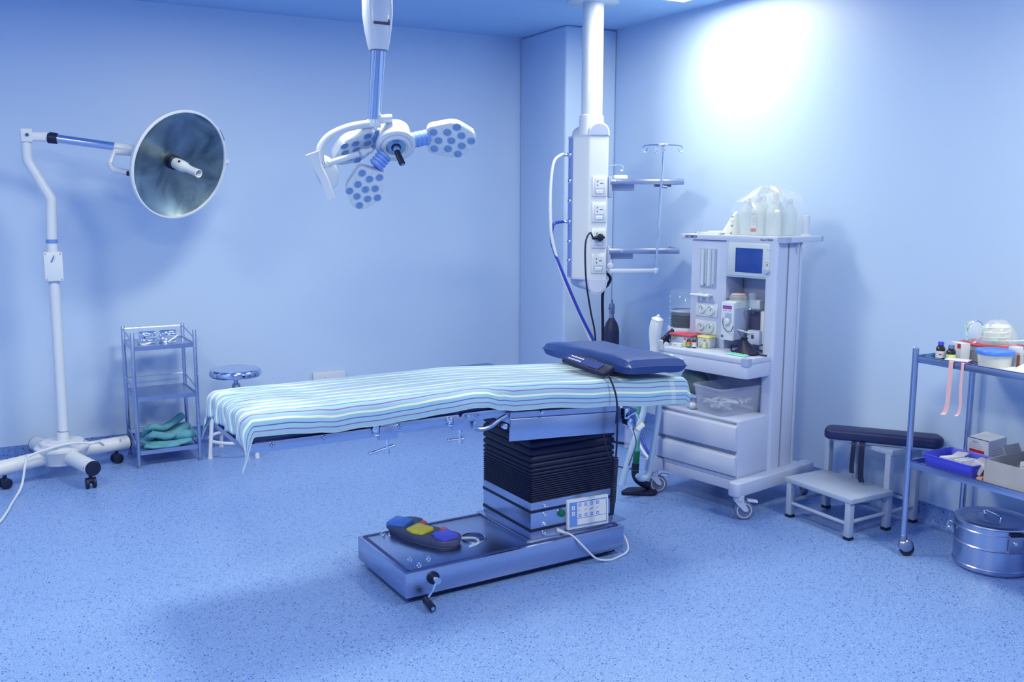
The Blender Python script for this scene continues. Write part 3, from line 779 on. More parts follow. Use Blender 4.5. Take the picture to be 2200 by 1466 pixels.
# crumpled teal drapes on the bottom shelf
def fold_bundle(name, label, c, path, width, thick, seed):
    """a cloth strip folded on itself, lying as a soft thick ribbon"""
    P = smooth_path(path, 8); b = MB(); rings = []
    for i, p in enumerate(P):
        d = (P[min(i + 1, len(P) - 1)] - P[max(i - 1, 0)]).normalized()
        side = Vector((-d.y, d.x, 0));  side = side.normalized() if side.length > .2 else Vector((0, 1, 0)); up = d.cross(side) * -1
        if up.z < 0: up = -up
        ring = []
        for q in range(16):
            a = 2 * pi * q / 16
            k = 1 + .22 * noise.noise(Vector((i * .25 + seed, cos(a) * 1.3, sin(a) * 1.3)))
            ring.append(p + side * cos(a) * width * k + up * sin(a) * thick * k)
        rings.append(ring)
    b.loft(rings); return b
b = MB()
def ribbon(path, w, th, sd):
    src = fold_bundle('', '', None, path, w, th, sd)
    me = bpy.data.meshes.new('t'); src.bm.to_mesh(me); src.bm.free()
    for p in me.polygons: p.use_smooth = True
    b.bm.from_mesh(me); bpy.data.meshes.remove(me)
ribbon([(.745, 6.08, .122), (.80, 5.96, .118), (.90, 5.925, .116), (1.005, 5.965, .118)], .035, .016, 1)
ribbon([(.79, 6.10, .13), (.775, 6.00, .15), (.80, 5.955, .175), (.87, 5.965, .155), (.94, 6.00, .165), (1.01, 6.07, .19)], .03, .022, 2)
ribbon([(.76, 6.05, .16), (.77, 6.00, .205), (.80, 5.985, .22), (.85, 6.02, .195), (.92, 6.06, .215), (.99, 6.11, .245)], .028, .020, 3)
ribbon([(.74, 5.93, .116), (.80, 5.905, .112), (.90, 5.90, .112), (.93, 5.92, .116)], .026, .012, 4)
ribbon([(.84, 6.06, .13), (.92, 6.0, .15), (1.0, 5.98, .15), (1.03, 6.03, .14)], .035, .03, 5)
ribbon([(.80, 6.1, .13), (.9, 6.12, .15), (1.0, 6.1, .16)], .05, .045, 6)
t = thing('folded_drape', 'crumpled teal cotton drape on the bottom shelf of the steel rack', 'cloth', (.88, 6.0, .096))
obj('cloth', b, 'teal', t, True, 80)

# ================================================================== round stool behind the foot of the table
SX, SY = 1.30, 5.95
t = thing('stool', 'round stainless steel stool on white tube legs behind the foot of the operating table', 'stool', (SX, SY, 0))
b = MB(); b.lathe([(0, .548), (.13, .548), (.148, .545), (.157, .536), (.160, .522), (.160, .508), (.154, .500), (.02, .498), (0, .498)], 40, Matrix.Translation((SX, SY, 0)))
obj('seat', b, 'chrome_b', t, True)
b = MB(); b.use('steel'); b.cyl((SX, SY, .41), (SX, SY, .50), .014); b.use('steel_d'); b.lathe([(0, .45), (.022, .45), (.030, .42), (.05, .40), (.055, .38), (0, .38)], 20, Matrix.Translation((SX, SY, 0))); obj('screw_post', b, None, t, True)
for a in (200, 290, 20, 110):
    c_, s_ = cos(radians(a)), sin(radians(a))
    b = MB(); b.tube([(SX + .03 * c_, SY + .03 * s_, .40), (SX + .10 * c_, SY + .10 * s_, .395), (SX + .155 * c_, SY + .155 * s_, .36), (SX + .180 * c_, SY + .180 * s_, .25), (SX + .205 * c_, SY + .205 * s_, .012)], .0125, 12, 5)
    lx = obj('leg', b, 'tubewhite', t, True)
    b = MB(); b.cyl((SX + .205 * c_, SY + .205 * s_, 0), (SX + .203 * c_, SY + .203 * s_, .025), .015, .014, 14); obj('foot', b, 'tubewhite', lx, True)
b = MB(); b.tube([(SX + .178 * cos(a), SY + .178 * sin(a), .105) for a in [2 * pi * i / 40 for i in range(40)]], .0105, 10, closed=True); obj('foot_ring', b, 'tubewhite', t, True)

# white outlet box on the back wall
t = thing('wall_outlet', 'small white outlet box low on the back wall behind the operating table', 'outlet', (2.043, 6.385, .36))
b = MB(); b.use('white'); b.box((2.043, 6.371, .352), (.235, .028, .085), .004); bx = obj('cover', b, None, t, True)
b = MB(); b.use('greyprint')
b.box((2.01, 6.3565, .355), (.012, .001, .003)); obj('slot', b, None, bx, True)

# ================================================================== surgical light
t = thing('surgical_light', 'white three-headed surgical light hanging from the ceiling over the table', 'surgical light', (1.434, 3.72, CEIL))
b = MB(); b.use('white'); b.lathe([(0, 0), (.17, 0), (.17, -.03), (.10, -.06), (.055, -.07), (.05, -.16), (0, -.16)], 32, Matrix.Translation((1.432, 3.64, CEIL))); obj('ceiling_flange', b, None, t, True)
HM = Matrix.Translation((1.432, 3.72, 0))
b = MB(); b.use('white')
secs = [(2.68, .050, .045), (2.45, .056, .048), (2.34, .056, .048), (2.28, .050, .045), (2.22, .040, .040), (2.203, .036, .036)]
rings = []
for z, w, d in secs:
    rings.append([(x, y - .03 * (2.68 - z), z) for x, y in round_poly([(-w, -d), (w, -d), (w, d), (-w, d)], .03, 4)])
b.loft(rings, Mx=HM); hs = obj('arm_housing', b, None, t, True)
b = MB(); b.use('print'); b.box((-.002, -.060, 2.302), (.068, .006, .010), .001, 1, HM); b.box((.030, -.060, 2.309), (.004, .006, .018), .001, 1, HM); obj('slot', b, None, hs, True)
b = MB(); b.use('greyplastic'); b.lathe([(.036, 0), (.036, -.006), (0, -.006)], 20, Matrix.Translation((1.432, 3.706, 2.205))); obj('gasket', b, None, hs, True)
pb = Vector((1.441, 3.80, 1.93))
b = MB(); b.use('chrome_b'); b.cyl((1.432, 3.706, 2.25), pb, .0275, .024, 28); b.use('chrome'); b.cyl((1.408, 3.70, 2.21), pb + Vector((-.021, -.008, 0)), .006); b.cyl((1.456, 3.70, 2.21), pb + Vector((.021, -.008, 0)), .005); obj('drop_arm', b, None, t, True)
b = MB(); b.use('white'); b.cyl(pb + Vector((.0, .0, -.028)), pb + Vector((0, 0, .006)), .030, .029, 22, .003); b.cyl(pb + Vector((-.01, .0, .002)), pb + Vector((.075, -.02, .012)), .019, .018, 18, .004)
b.tube([pb + Vector((0, 0, -.015)), (1.39, 3.80, 1.912), (1.312, 3.80, 1.892), (1.245, 3.80, 1.858), (1.21, 3.80, 1.815), (1.206, 3.80, 1.78), (1.209, 3.80, 1.745)], .0165, 14, 6)
obj('yoke', b, None, t, True)
b = MB(); b.use('chrome'); b.lathe([(.0172, -.004), (.0185, -.004), (.0185, .004), (.0172, .004)], 18, frame((1.209, 3.80, 1.75), (1, 0, 0), (.05, 0, 1))); obj('ring', b, None, t, True)
# balance bar
b = MB(); b.use('white')
Bp = [(1.168, 3.78, 1.79), (1.190, 3.78, 1.735), (1.215, 3.775, 1.68), (1.238, 3.77, 1.605)]
P = smooth_path(Bp, 5); rings = []
for i, p in enumerate(P):
    f = i / (len(P) - 1); w = .017 + .013 * max(0, 1 - f * 3.2); dp = .012 + .008 * (1 - f)
    d = (P[min(i + 1, len(P) - 1)] - P[max(i - 1, 0)]).normalized(); sd = Vector((.87, -.485, 0)); sd = (sd - d * sd.dot(d)).normalized(); n = d.cross(sd)
    rings.append([p + sd * x + n * y for x, y in round_poly([(-w, -dp), (w, -dp), (w, dp), (-w, dp)], .010, 3)])
b.loft(rings); obj('balance_handle', b, None, t, True)
b = MB(); b.use('white'); b.sphere((0, 0, 0), .05, 20, 12, (1.0, .42, 1.45), Matrix.Translation((1.248, 3.85, 1.715)) @ Matrix.Rotation(radians(-20), 4, 'Y')); obj('swivel_cover', b, None, t, True)
b = MB(); b.use('white'); b.cyl((1.245, 3.82, 1.75), (1.44, 3.83, 1.812), .013, .012, 16); b.cyl((1.39, 3.828, 1.795), (1.41, 3.828, 1.802), .017); b.use('chrome'); b.cyl((1.38, 3.827, 1.7925), (1.385, 3.827, 1.794), .0145); obj('cross_tube', b, None, t, True)
# hub
HC = Vector((1.536, 3.80, 1.845)); HN = Vector((-.146, -.683, -.715)).normalized(); HU = frame(HC, (.875, -.485, 0), HN)
b = MB(); b.use('white'); b.lathe([(0, -.075), (.062, -.073), (.072, -.062), (.075, .0), (.083, .005), (.086, .014), (.084, .026), (.072, .032), (.063, .028), (.060, .036), (.052, .038), (.046, .032), (0, .032)], 44, HU); hub = obj('hub', b, None, t, True)
b = MB(); b.use('lens'); b.lathe([(.014, .0325), (.042, .0335), (.042, .030)], 30, HU); obj('camera_ring', b, None, hub, True)
b = MB(); b.use('chrome'); b.lathe([(0, .058), (.012, .058), (.016, .045), (.016, .032)], 18, HU); b.use('black'); b.lathe([(.016, .0325), (.021, .0325), (.021, .036), (.016, .036)], 20, HU)
hp = HU @ Vector((0, 0, .055)); hq = hp + Vector((.010, -.035, -.055)); b.cyl(hp, hq, .0125, .0135, 16, .002); b.use('steel_d'); b.cyl(hq, hq + (hq - hp).normalized() * .003, .008); obj('handle', b, None, hub, True)
HEADP = [(0, -.064), (.125, -.094), (.212, -.032), (.212, .032), (.125, .094), (0, .064)]
LENS = [(.030, -.042), (.030, .042), (.050, 0), (.090, -.042), (.090, .042), (.106, 0), (.132, -.068), (.132, .068), (.150, -.026), (.150, .026), (.192, 0)]
def lamp_head(C, u, n, sc=1.0):
    F = frame(C, u, n) @ Matrix.Scale(sc, 4)
    b = MB(); b.use('white'); P = round_poly(HEADP, [.02, .035, .028, .028, .035, .02], 5)
    b.prism(P, -.032, 0, F, .004, 3); b.prism([(x * .97 + .003, y * .95) for x, y in P], -.046, -.030, F, .012, 3)
    hd = obj('lamp_head', b, None, t, True)
    b0 = None
    for i, (x, y) in enumerate(LENS):
        b = MB(); Fx = F @ Matrix.Translation((x, y, 0))
        b.use('machine'); b.lathe([(.0200, -.001), (.0205, .0012), (.0170, .0014), (.0150, .0004)], 22, Fx); b.use('lens'); b.lathe([(.0152, .0007), (.012, .0012), (.007, .0024), (0, .003)], 22, Fx)
        b.use('jointblue'); b.lathe([(.0172, .0015), (.0155, .0008)], 22, Fx)
        obj('lens', b, None, hd, True)
    for x, y in ((.02, 0), (.068, -.062), (.068, .062), (.175, -.044), (.175, .044)):
        b = MB(); b.cyl((x, y, -.001), (x, y, .001), .0022, None, 8, 0, F); obj('screw', b, 'greyprint', hd, True)
    return F
def joint(p, q):
    p, q = Vector(p), Vector(q); b = MB(); b.use('jointblue'); L = (q - p).length
    pr = [(0, 0)]
    for i in range(4): pr += [(.030, L * (i + .05) / 4), (.034, L * (i + .35) / 4), (.034, L * (i + .65) / 4), (.028, L * (i + .95) / 4)]
    b.lathe(pr + [(0, L)], 20, frame(p, (p - q).orthogonal(), q - p)); obj('bellows_joint', b, None, t, True)
FR = lamp_head((1.683, 3.80, 1.857), (.873, -.487, -.017), (-.382, -.693, -.612))
joint(HC + (Vector((1.683, 3.8, 1.862)) - HC).normalized() * .072, (1.69, 3.806, 1.872))
lamp_head((1.434, 3.80, 1.728), (-.17, .517, -.839), (-.147, -.854, -.498), .93)
joint(HC + (Vector((1.445, 3.79, 1.745)) - HC).normalized() * .072, (1.446, 3.80, 1.742))
lamp_head((1.468, 3.83, 1.866), (-.747, .446, -.492), (.178, -.612, -.771), 1.0)
joint(HC + (Vector((1.47, 3.84, 1.868)) - HC).normalized() * .068, (1.474, 3.845, 1.878))

# ================================================================== ceiling supply pendant
P0 = Vector((3.352, 4.828, 0)); FN = Vector((-.428, -.892, 0)).normalized(); FRt = Vector((.892, -.428, 0)).normalized()
P1 = P0 - FRt * .119; P2 = P1 + Vector((-.375, .969, 0)).normalized() * .124; P3 = P2 + Vector((.364, .944, 0)).normalized() * .163; P4 = P0 - FN * .31
CC = Vector((3.303, 4.95, 0))
t = thing('supply_pendant', 'white ceiling supply pendant with wall sockets, gas outlets and two side shelves', 'pendant', (CC.x, CC.y, CEIL))
b = MB(); b.use('white'); b.lathe([(0, CEIL), (.16, CEIL), (.16, CEIL - .022), (.152, CEIL - .026), (0, CEIL - .026)], 48, Matrix.Translation(CC)); obj('ceiling_plate', b, None, t, True)
b = MB(); b.use('white'); b.lathe([(.0655, CEIL - .02), (.0655, 2.10)], 48, Matrix.Translation(CC)); obj('column', b, None, t, True)
foot = [(p.x, p.y) for p in (P0, P1, P2, P3, P4)]
cen = Vector((sum(x for x, y in foot) / 5, sum(y for x, y in foot) / 5, 0))
b = MB(); b.use('white'); rings = []
rp = round_poly(foot, .012, 4)
for z, k in ((1.118, 1), (1.996, 1)): rings.append([(cen.x + (x - cen.x) * k, cen.y + (y - cen.y) * k, z) for x, y in rp])
b.loft(rings); body = obj('service_box', b, None, t, True)
# arched caps: a D-profile seen from the socket face, running back over the box
def cap(z0, h, sgn, name, mt):
    b = MB(); b.use(mt)
    n = 18; w = .124
    front = P1 + FN * .004 - FRt * .003
    def arch(o, ww, hh, zz):
        pts = [o + Vector((0, 0, zz))]
        for i in range(n + 1):
            a = pi * i / n
            pts.append(o + FRt * (ww / 2 - ww / 2 * cos(a)) + Vector((0, 0, zz + sgn * (.012 + hh * sin(a) ** .8))))
        pts.append(o + FRt * ww + Vector((0, 0, zz)))
        return pts
    rings = [arch(front, w, h, z0)]
    for f, sh, ww in ((.10, .05, .16), (.20, .085, .205), (.31, .06, .19)):
        o = P1 - FN * f - FRt * sh
        rings.append(arch(o, ww + .03, h * (1.0 if sgn > 0 else .82), z0))
    b.loft(rings); co = obj(name, b, None, t, True, 40)
    b = MB(); b.use('machine2' if sgn > 0 else 'machine'); o = front + FRt * .008 + FN * .0008; b.loft([arch(o, w - .016, h - .012, z0 + sgn * .002), arch(o + FN * .003, w - .018, h - .014, z0 + sgn * .003)]); obj('arch_face', b, None, co, True)
    return co
cap(1.996, .068, 1, 'top_cap', 'white'); cap(1.118, .085, -1, 'bottom_cap', 'machine')
b = MB(); b.use('white'); b.lathe([(.0665, 2.125), (.074, 2.12), (.077, 2.07), (.080, 2.03), (.082, 2.0)], 36, Matrix.Translation(CC + Vector((0, 0, 0)))); obj('collar', b, None, t, True)
for z in (1.118, 1.996):
    b = MB(); b.use('machine'); b.loft([[(cen.x + (x - cen.x) * k, cen.y + (y - cen.y) * k, z + dz) for x, y in rp] for dz, k in ((-.006, 1.01), (.006, 1.01))])
    obj('trim_band', b, None, t, True)
# gas outlet strip on the far left face
gs = (P3 - P2).normalized(); gn = Vector((-.944, .364, 0)).normalized()
GF = Matrix((gs, Vector((0, 0, 1)), gn)).transposed().to_4x4(); GF.translation = (P2 + P3) / 2 + gn * .001
b = MB(); b.use('gasstrip'); b.box((-.02, 1.557, .002), (.10, .86, .006), .002, 1, GF); strip = obj('outlet_strip', b, None, t, True)
gz = [1.885, 1.725, 1.60, 1.470, 1.345, 1.225]
for z in gz:
    b = MB(); Fz = GF @ Matrix.Translation((-.03, z, 0)); b.use('chrome'); b.lathe([(0, .018), (.016, .017), (.021, .012), (.023, .004), (.023, 0)], 20, Fz); b.use('black'); b.lathe([(0, .0185), (.008, .0183), (.008, .016)], 14, Fz)
    obj('gas_outlet', b, None, strip, True)
# wall sockets on the front face
SF = Matrix((FRt, Vector((0, 0, 1)), FN)).transposed().to_4x4(); SF.translation = (P0 + P1) / 2
for i, z in enumerate((1.690, 1.531, 1.372, 1.215)):
    Fz = SF @ Matrix.Translation((.004, z, 0))
    b = MB(); b.use('white'); b.box((0, 0, .004), (.088, .122, .009), .003, 2, Fz); b.use('machine'); b.box((0, .0, .0075), (.066, .098, .004), .002, 2, Fz); so = obj('wall_socket', b, None, t, True)
    b = MB(); b.use('white'); b.box((0, .016, .0098), (.054, .056, .003), .001, 1, Fz); b.use('print')
    for x, y, r in ((-.012, .029, -30), (-.012, .005, 30), (.010, .017, 90)):
        b.box((0, 0, .0114), (.005, .013, .001), 0, 1, Fz @ Matrix.Translation((x, y, 0)) @ Matrix.Rotation(radians(r), 4, 'Z'))
    b.box((0, 0, .0114), (.004, .012, .001), 0, 1, Fz @ Matrix.Translation((.016, .017, 0)) @ Matrix.Rotation(radians(90), 4, 'Z'))
    obj('socket_face', b, None, so, True)
    b = MB(); b.use('white'); b.box((0, -.034, .011), (.042, .022, .005), .0015, 1, Fz); b.use('greyprint'); b.box((0, -.034, .0137), (.012, .0016, .0006), 0, 1, Fz); obj('rocker_switch', b, None, so, True)
# shelves and drip pole on the right side
SS = Matrix((FRt, -FN, Vector((0, 0, 1)))).transposed().to_4x4(); SS.translation = P0
for z, L, nm in ((1.715, .455, 'shelf'), (1.288, .44, 'shelf')):
    b = MB(); b.use('machine'); b.box((.012 + L / 2, .14, z), (L, .28, .014), .004, 2, SS); b.box((.09, .14, z - .03), (.18, .10, .045), .006, 2, SS)
    b.use('steel'); b.box((.012 + L / 2, -.004, z + .004), (L, .010, .034), .003, 2, SS); b.box((.012 + L, .14, z + .004), (.010, .28, .034), .003, 2, SS)
    if z > 1.5: b.use('greyplastic'); b.box((.36, .10, z - .016), (.10, .06, .02), .004, 2, SS); b.use('steel_d'); b.cyl(SS @ Vector((.335, -.004, z - .026)), SS @ Vector((.365, -.004, z - .03)), .008)
    sh = obj(nm, b, None, t, True)
    for x in ((.05, .13, .34) if z > 1.5 else (.09, .37)):
        b = MB(); b.cyl((x, -.008, z + .004), (x, -.013, z + .004), .008, .007, 14, 0, SS); obj('bolt', b, 'chrome', sh, True)
    b = MB(); b.use('machine2'); b.box((.012, .02, z - .03), (.022, .05, .13), .005, 2, SS); obj('bracket', b, None, sh, True)
b = MB(); b.use('machine'); b.cyl((.02, .01, 1.155), (.02, .01, 1.24), .014, None, 16, .003, SS); b.cyl((.02, -.014, 1.20), (.02, .03, 1.20), .020, None, 16, .003, SS); b.box((.16, -.008, 1.168), (.29, .022, .028), .005, 2, SS); b.cyl((.308, -.008, 1.148), (.308, -.008, 1.185), .017, None, 16, .003, SS)
ar = obj('swing_arm', b, None, t, True)
pt = Vector((.308, -.008, 1.16)); pe = Vector((.335, -.008, 1.93))
b = MB(); b.use('chrome'); b.cyl(SS @ pt, SS @ pe, .0085, .0085, 14); b.use('machine'); b.cyl(SS @ (pe - Vector((0, 0, .03))), SS @ (pe + Vector((0, 0, .012))), .013, .011, 14, .002); b.lathe([(0, .014), (.026, .012), (.030, .006), (.026, 0), (0, 0)], 20, SS @ Matrix.Translation(pe + Vector((0, 0, .006))))
dp = obj('drip_pole', b, None, t, True)
for a in (8, 100, 172, 262):
    c_, s_ = cos(radians(a)), sin(radians(a)); pts = [pe + Vector((.02 * c_, .02 * s_, .012)), pe + Vector((.09 * c_, .09 * s_, .010)), pe + Vector((.120 * c_, .120 * s_, .004))]
    for i in range(8):
        q = radians(80 - i * 40); pts.append(pe + Vector(((.113 + .016 * cos(q)) * c_, (.113 + .016 * cos(q)) * s_, -.014 + .018 * sin(q))))
    b = MB(); b.tube([SS @ p for p in pts], .0032, 7, 3); obj('hook', b, 'chrome', dp, True)
hk = Vector((.02, .20, 1.82))
b = MB(); b.use('chrome'); b.cyl(SS @ (hk - Vector((0, 0, .1))), SS @ hk, .006); b.tube([SS @ p for p in (hk, hk + Vector((.03, -.06, .003)), hk + Vector((.07, -.12, .003)), hk + Vector((.085, -.12, -.008)), hk + Vector((.085, -.12, -.028)), hk + Vector((.070, -.12, -.032)))], .0035, 7, 4); obj('hook', b, None, t, True)
tt = thing('power_adapter', 'small white box on the upper pendant shelf', 'box', SS @ Vector((.085, .07, 1.722)))
b = MB(); b.box((.085, .07, 1.741), (.085, .07, .038), .010, 3, SS); obj('case', b, 'white', tt, True)
# hoses and cable hanging from the pendant
def hose(name, label, cat, pts, r, m, fit=None, dirn=None):
    tt = thing(name, label, cat, pts[0])
    b = MB(); b.tube(pts, r, 12, 8); obj('hose' if 'hose' in name else 'cable', b, m, tt, True)
    if fit:
        p, d = Vector(pts[0]), Vector(dirn).normalized(); b = MB(); b.use('chrome'); b.cyl(p - d * .034, p - d * .012, .012, .012, 14, .002); b.cyl(p - d * .014, p + d * .012, .008, .0095, 14); b.lathe([(.009, -.004), (.012, -.002), (.012, .003), (.009, .005)], 14, frame(p, d.orthogonal(), d)); obj('connector', b, None, tt, True)
    return tt
g0 = GF @ Vector((-.03, gz[0], .042)); g3 = GF @ Vector((-.03, gz[3], .042))
hose('gas_hose', 'white gas hose looping down from the top outlet of the pendant', 'hose', [tuple(g0), (3.135, 5.03, 1.882), (3.075, 5.02, 1.835), (3.048, 5.01, 1.69), (3.042, 5.00, 1.49), (3.06, 5.00, 1.345), (3.142, 4.99, 1.095), (3.255, 4.98, .87), (3.357, 4.97, .67), (3.48, 4.93, .40), (3.55, 4.80, .14), (3.52, 4.6, .014), (3.50, 4.42, .012)], .0098, 'tubewhite', True, gn)
hose('gas_hose', 'dark blue gas hose hanging from the middle outlet of the pendant', 'hose', [tuple(g3), (3.095, 5.03, 1.462), (3.068, 5.02, 1.425), (3.062, 5.01, 1.335), (3.118, 4.985, 1.17), (3.248, 4.965, .89), (3.375, 4.95, .663), (3.50, 4.90, .39), (3.585, 4.78, .14), (3.56, 4.62, .014), (3.55, 4.42, .012)], .0095, 'hoseblue', True, gn)
pz = SF @ Vector((.000, 1.376, .032))
tt = hose('plug_cable', 'black power cable plugged into the third socket of the pendant', 'cable', [tuple(pz + Vector((-.045, -.005, -.003))), (3.19, 4.78, 1.408), (3.145, 4.76, 1.34), (3.14, 4.74, 1.13), (3.17, 4.73, .935), (3.20, 4.72, .776), (3.21, 4.70, .45), (3.20, 4.66, .10), (3.23, 4.55, .008), (3.3, 4.40, .006)], .0055, 'black')
b = MB(); b.use('black'); b.cyl(SF @ Vector((.012, 1.377, .013)), SF @ Vector((.010, 1.377, .042)), .024, .021, 18, .004); b.tube([SF @ Vector((-.005, 1.377, .034)), SF @ Vector((-.03, 1.372, .033)), pz + Vector((-.046, -.006, -.003))], [.013, .012, .009, .008, .007], 12, 2); b.box((.030, 1.378, .03), (.018, .014, .012), .002, 1, SF)
obj('plug', b, None, tt, True)
hose('pendant_cable', 'black cable dropping from the underside of the pendant', 'cable', [(3.50, 5.07, 1.15), (3.555, 5.08, 1.10), (3.545, 5.09, 1.055), (3.512, 5.10, .998), (3.516, 5.1, .78), (3.522, 5.1, .499), (3.52, 5.1, .12), (3.54, 5.05, .012), (3.6, 4.9, .010)], .0098, 'black')

# ================================================================== gas cylinder by the corner pier
GC = (3.868, 5.5, 0)
t = thing('gas_cylinder', 'dark gas cylinder standing by the corner pier', 'gas cylinder', GC)
b = MB(); b.lathe([(0, 0), (.05, 0), (.056, .008), (.0565, .66), (.052, .70), (.040, .735), (.024, .758), (.020, .77), (0, .77)], 32, Matrix.Translation(GC)); obj('body', b, 'cylinder', t, True)
b = MB(); b.use('steel_d'); b.cyl((GC[0], GC[1], .768), (GC[0], GC[1], .80), .018, .016, 16); b.box((GC[0], GC[1], .835), (.032, .032, .075), .005); b.cyl((GC[0], GC[1], .87), (GC[0], GC[1], .90), .008); b.cyl((GC[0] - .028, GC[1], .84), (GC[0], GC[1], .84), .009); obj('valve', b, None, t, True)

# ================================================================== anaesthesia machine (its own frame: x along its front, y to its back)
ML, MR = (3.46, 3.79, 0), math.atan2(-.984, .18)
MM = Matrix.Translation(ML) @ Matrix.Rotation(MR, 4, 'Z')
t = AM = thing('anaesthesia_machine', 'large white anaesthesia machine on castors beside the right wall', 'anaesthesia machine', ML, MR)
b = MB(); b.use('machine')
for x in (-.285, .285): b.prism(round_poly([(x - .036, -.335), (x + .036, -.335), (x + .036, .345), (x - .036, .345)], .034, 5), .125, .195, None, .006, 2)
b.box((0, -.215, .15), (.52, .06, .055), .004); b.box((0, .28, .16), (.52, .06, .05), .004)
base = obj('base_frame', b, None, t)
def castor(x, y, yaw, brake):
    C0 = Matrix.Translation((x, y, 0)) @ Matrix.Rotation(yaw, 4, 'Z')
    b = MB(); b.use('machine'); b.cyl((0, 0, .098), (0, 0, .128), .027, .030, 20, .003, C0)
    for s_ in (-.019, .019): b.prism([(-.022, .10), (.022, .10), (.048, .055), (.040, .045), (.024, .047), (-.012, .085)], -.003, .003, C0 @ Matrix.Translation((0, s_, 0)) @ FRONT, .001, 1)
    b.box((0, 0, .104), (.05, .044, .014), .005, 2, C0)
    if brake: b.box((.055, 0, .103), (.055, .036, .012), .005, 2, C0 @ Matrix.Translation((0, 0, .004)) @ Matrix.Rotation(radians(8), 4, 'Y'))
    o = obj('castor', b, None, base)
    b = MB(); WM = C0 @ Matrix.Translation((.028, 0, .050)) @ FRONT
    b.use('greyplastic'); b.lathe([(0, -.010), (.034, -.010), (.036, -.0125), (.046, -.0125), (.0495, -.008), (.0495, .008), (.046, .0125), (.036, .0125), (.034, .010), (0, .010)], 36, WM)
    b.use('tubewhite')
    for s_ in (-1, 1): b.lathe([(.034, .0128 * s_), (.0375, .0132 * s_), (.0385, .0122 * s_)], 36, WM)
    obj('wheel', b, None, base)
castor(-.285, -.290, radians(50), True); castor(.295, -.29, radians(50), True); castor(.285, .315, radians(140), False); castor(-.285, .315, radians(200), False)
# drawer cabinet
b = MB(); b.use('machine'); b.box((-.03, -.105, .335), (.555, .285, .315), .005, 2); b.box((-.03, -.105, .180), (.545, .27, .02)); cab = obj('cabinet', b, None, t)
for z0, z1 in ((.335, .485), (.205, .327)):
    b = MB(); b.use('machine')
    prof = [(0, z0), (-.012, z0), (-.014, z0 + .004), (-.014, z1 - .030), (-.010, z1 - .024), (.004, z1 - .016), (.004, z1), (.010, z1)]
    b.loft([[(x, -.247 + y, z) for y, z in prof] for x in (-.300, .238)]); dr = obj('drawer', b, None, t)
    b = MB(); b.use('machine2'); b.box((-.031, -.2445, z1 - .008), (.53, .006, .014), .001); b.use('print'); b.box((-.031, -.2485, z0 - .004), (.535, .003, .003)); obj('handle_groove', b, None, dr)
# tall side column and back
b = MB(); b.use('machine')
b.prism(round_poly([(.185, .0), (.262, .0), (.262, .10), (.185, .10)], .022, 5), .19, 1.395); b.box((.224, .150, .79), (.070, .096, 1.20), .006); b.box((.224, .216, .79), (.066, .030, 1.20), .008)
b.use('machine2'); b.use('greyprint'); b.box((.250, .101, .79), (.02, .003, 1.19)); b.box((.250, .1995, .79), (.015, .003, 1.19)); colm = obj('side_column', b, None, t)
b = MB(); b.use('machine'); b.box((-.05, .20, .80), (.53, .03, 1.19), .003); b.box((-.285, .15, .80), (.05, .13, 1.18), .005); obj('back_panel', b, None, t)
# worktop
b = MB(); b.use('machine'); DP = round_poly([(-.335, -.192), (.242, -.192), (.242, .05), (-.335, .05)], [.03, .035, .004, .004], 6)
b.prism(DP, .700, .776, None, .006, 2); b.prism([(x * 1.003, y * 1.006) for x, y in DP], .778, .805, None, .004, 2); b.use('machine2'); b.prism([(x * .996, y * .994) for x, y in DP], .775, .779); b.use('machine'); b.box((-.045, .1, .795), (.54, .2, .015))
desk = obj('worktop', b, None, t)
b = MB(); b.use('machine2'); b.prism(round_poly([(.205, -.1942), (.2442, -.1942), (.2442, -.155), (.205, -.155)], [.004, .032, .004, .004], 6), .768, .806); obj('corner_guard', b, None, desk)
def ring_port(x, z, r, inner):
    b = MB(); b.use('machine'); b.lathe([(r, -.002), (r, .012), (r * .8, .016), (r * .66, .012), (r * .62, 0)], 28, Matrix.Translation((x, -.192, z)) @ FRONT)
    b.use(inner); b.cyl((x, -.190, z), (x, -.196, z), r * .64); return obj('port', b, None, desk)
ring_port(-.258, .744, .028, 'black'); ring_port(-.190, .744, .018, 'tubewhite')
b = MB(); b.use('greyprint'); b.box((-.26, -.1925, .783), (.05, .001, .004)); b.box((-.30, -.1925, .757), (.02, .001, .004)); obj('printed_label', b, None, desk)
# gauge panel
b = MB(); b.use('machine'); b.box((-.195, .095, 1.095), (.245, .15, .59), .006, 2); gp = obj('gauge_panel', b, None, t)
GY = .020
b = MB(); b.use('machine2'); b.box((-.196, GY - .001, 1.236), (.112, .004, .215)); b.use('tubewhite')
for x in (-.235, -.19): b.cyl((x + .004, GY - .006, 1.14), (x + .004, GY - .006, 1.34), .011, None, 16)
b.box((-.212, GY - .004, 1.236), (.010, .002, .20)); b.box((-.163, GY - .004, 1.236), (.014, .002, .20)); fm = obj('flowmeter', b, None, gp)
b = MB(); b.use('print')
for x in (-.216, -.166):
    for i in range(16): b.box((x, GY - .0055, 1.15 + i * .011), (.005 if i % 5 else .009, .001, .0015))
for x in (-.231, -.213, -.182, -.160): b.box((x, GY - .008, 1.143), (.006, .003, .014), .001)
obj('scale', b, None, fm)
b = MB(); b.use('glassdome'); b.box((-.196, GY - .016, 1.236), (.110, .002, .212)); obj('window_pane', b, None, fm)
b = MB(); b.use('tubewhite'); b.cyl((-.275, GY - .050, 1.088), (-.15, GY - .050, 1.088), .0075, None, 14, .002)
for x in (-.262, -.165): b.cyl((x, GY - .05, 1.088), (x, GY + .002, 1.088), .006)
obj('guard_bar', b, None, gp)
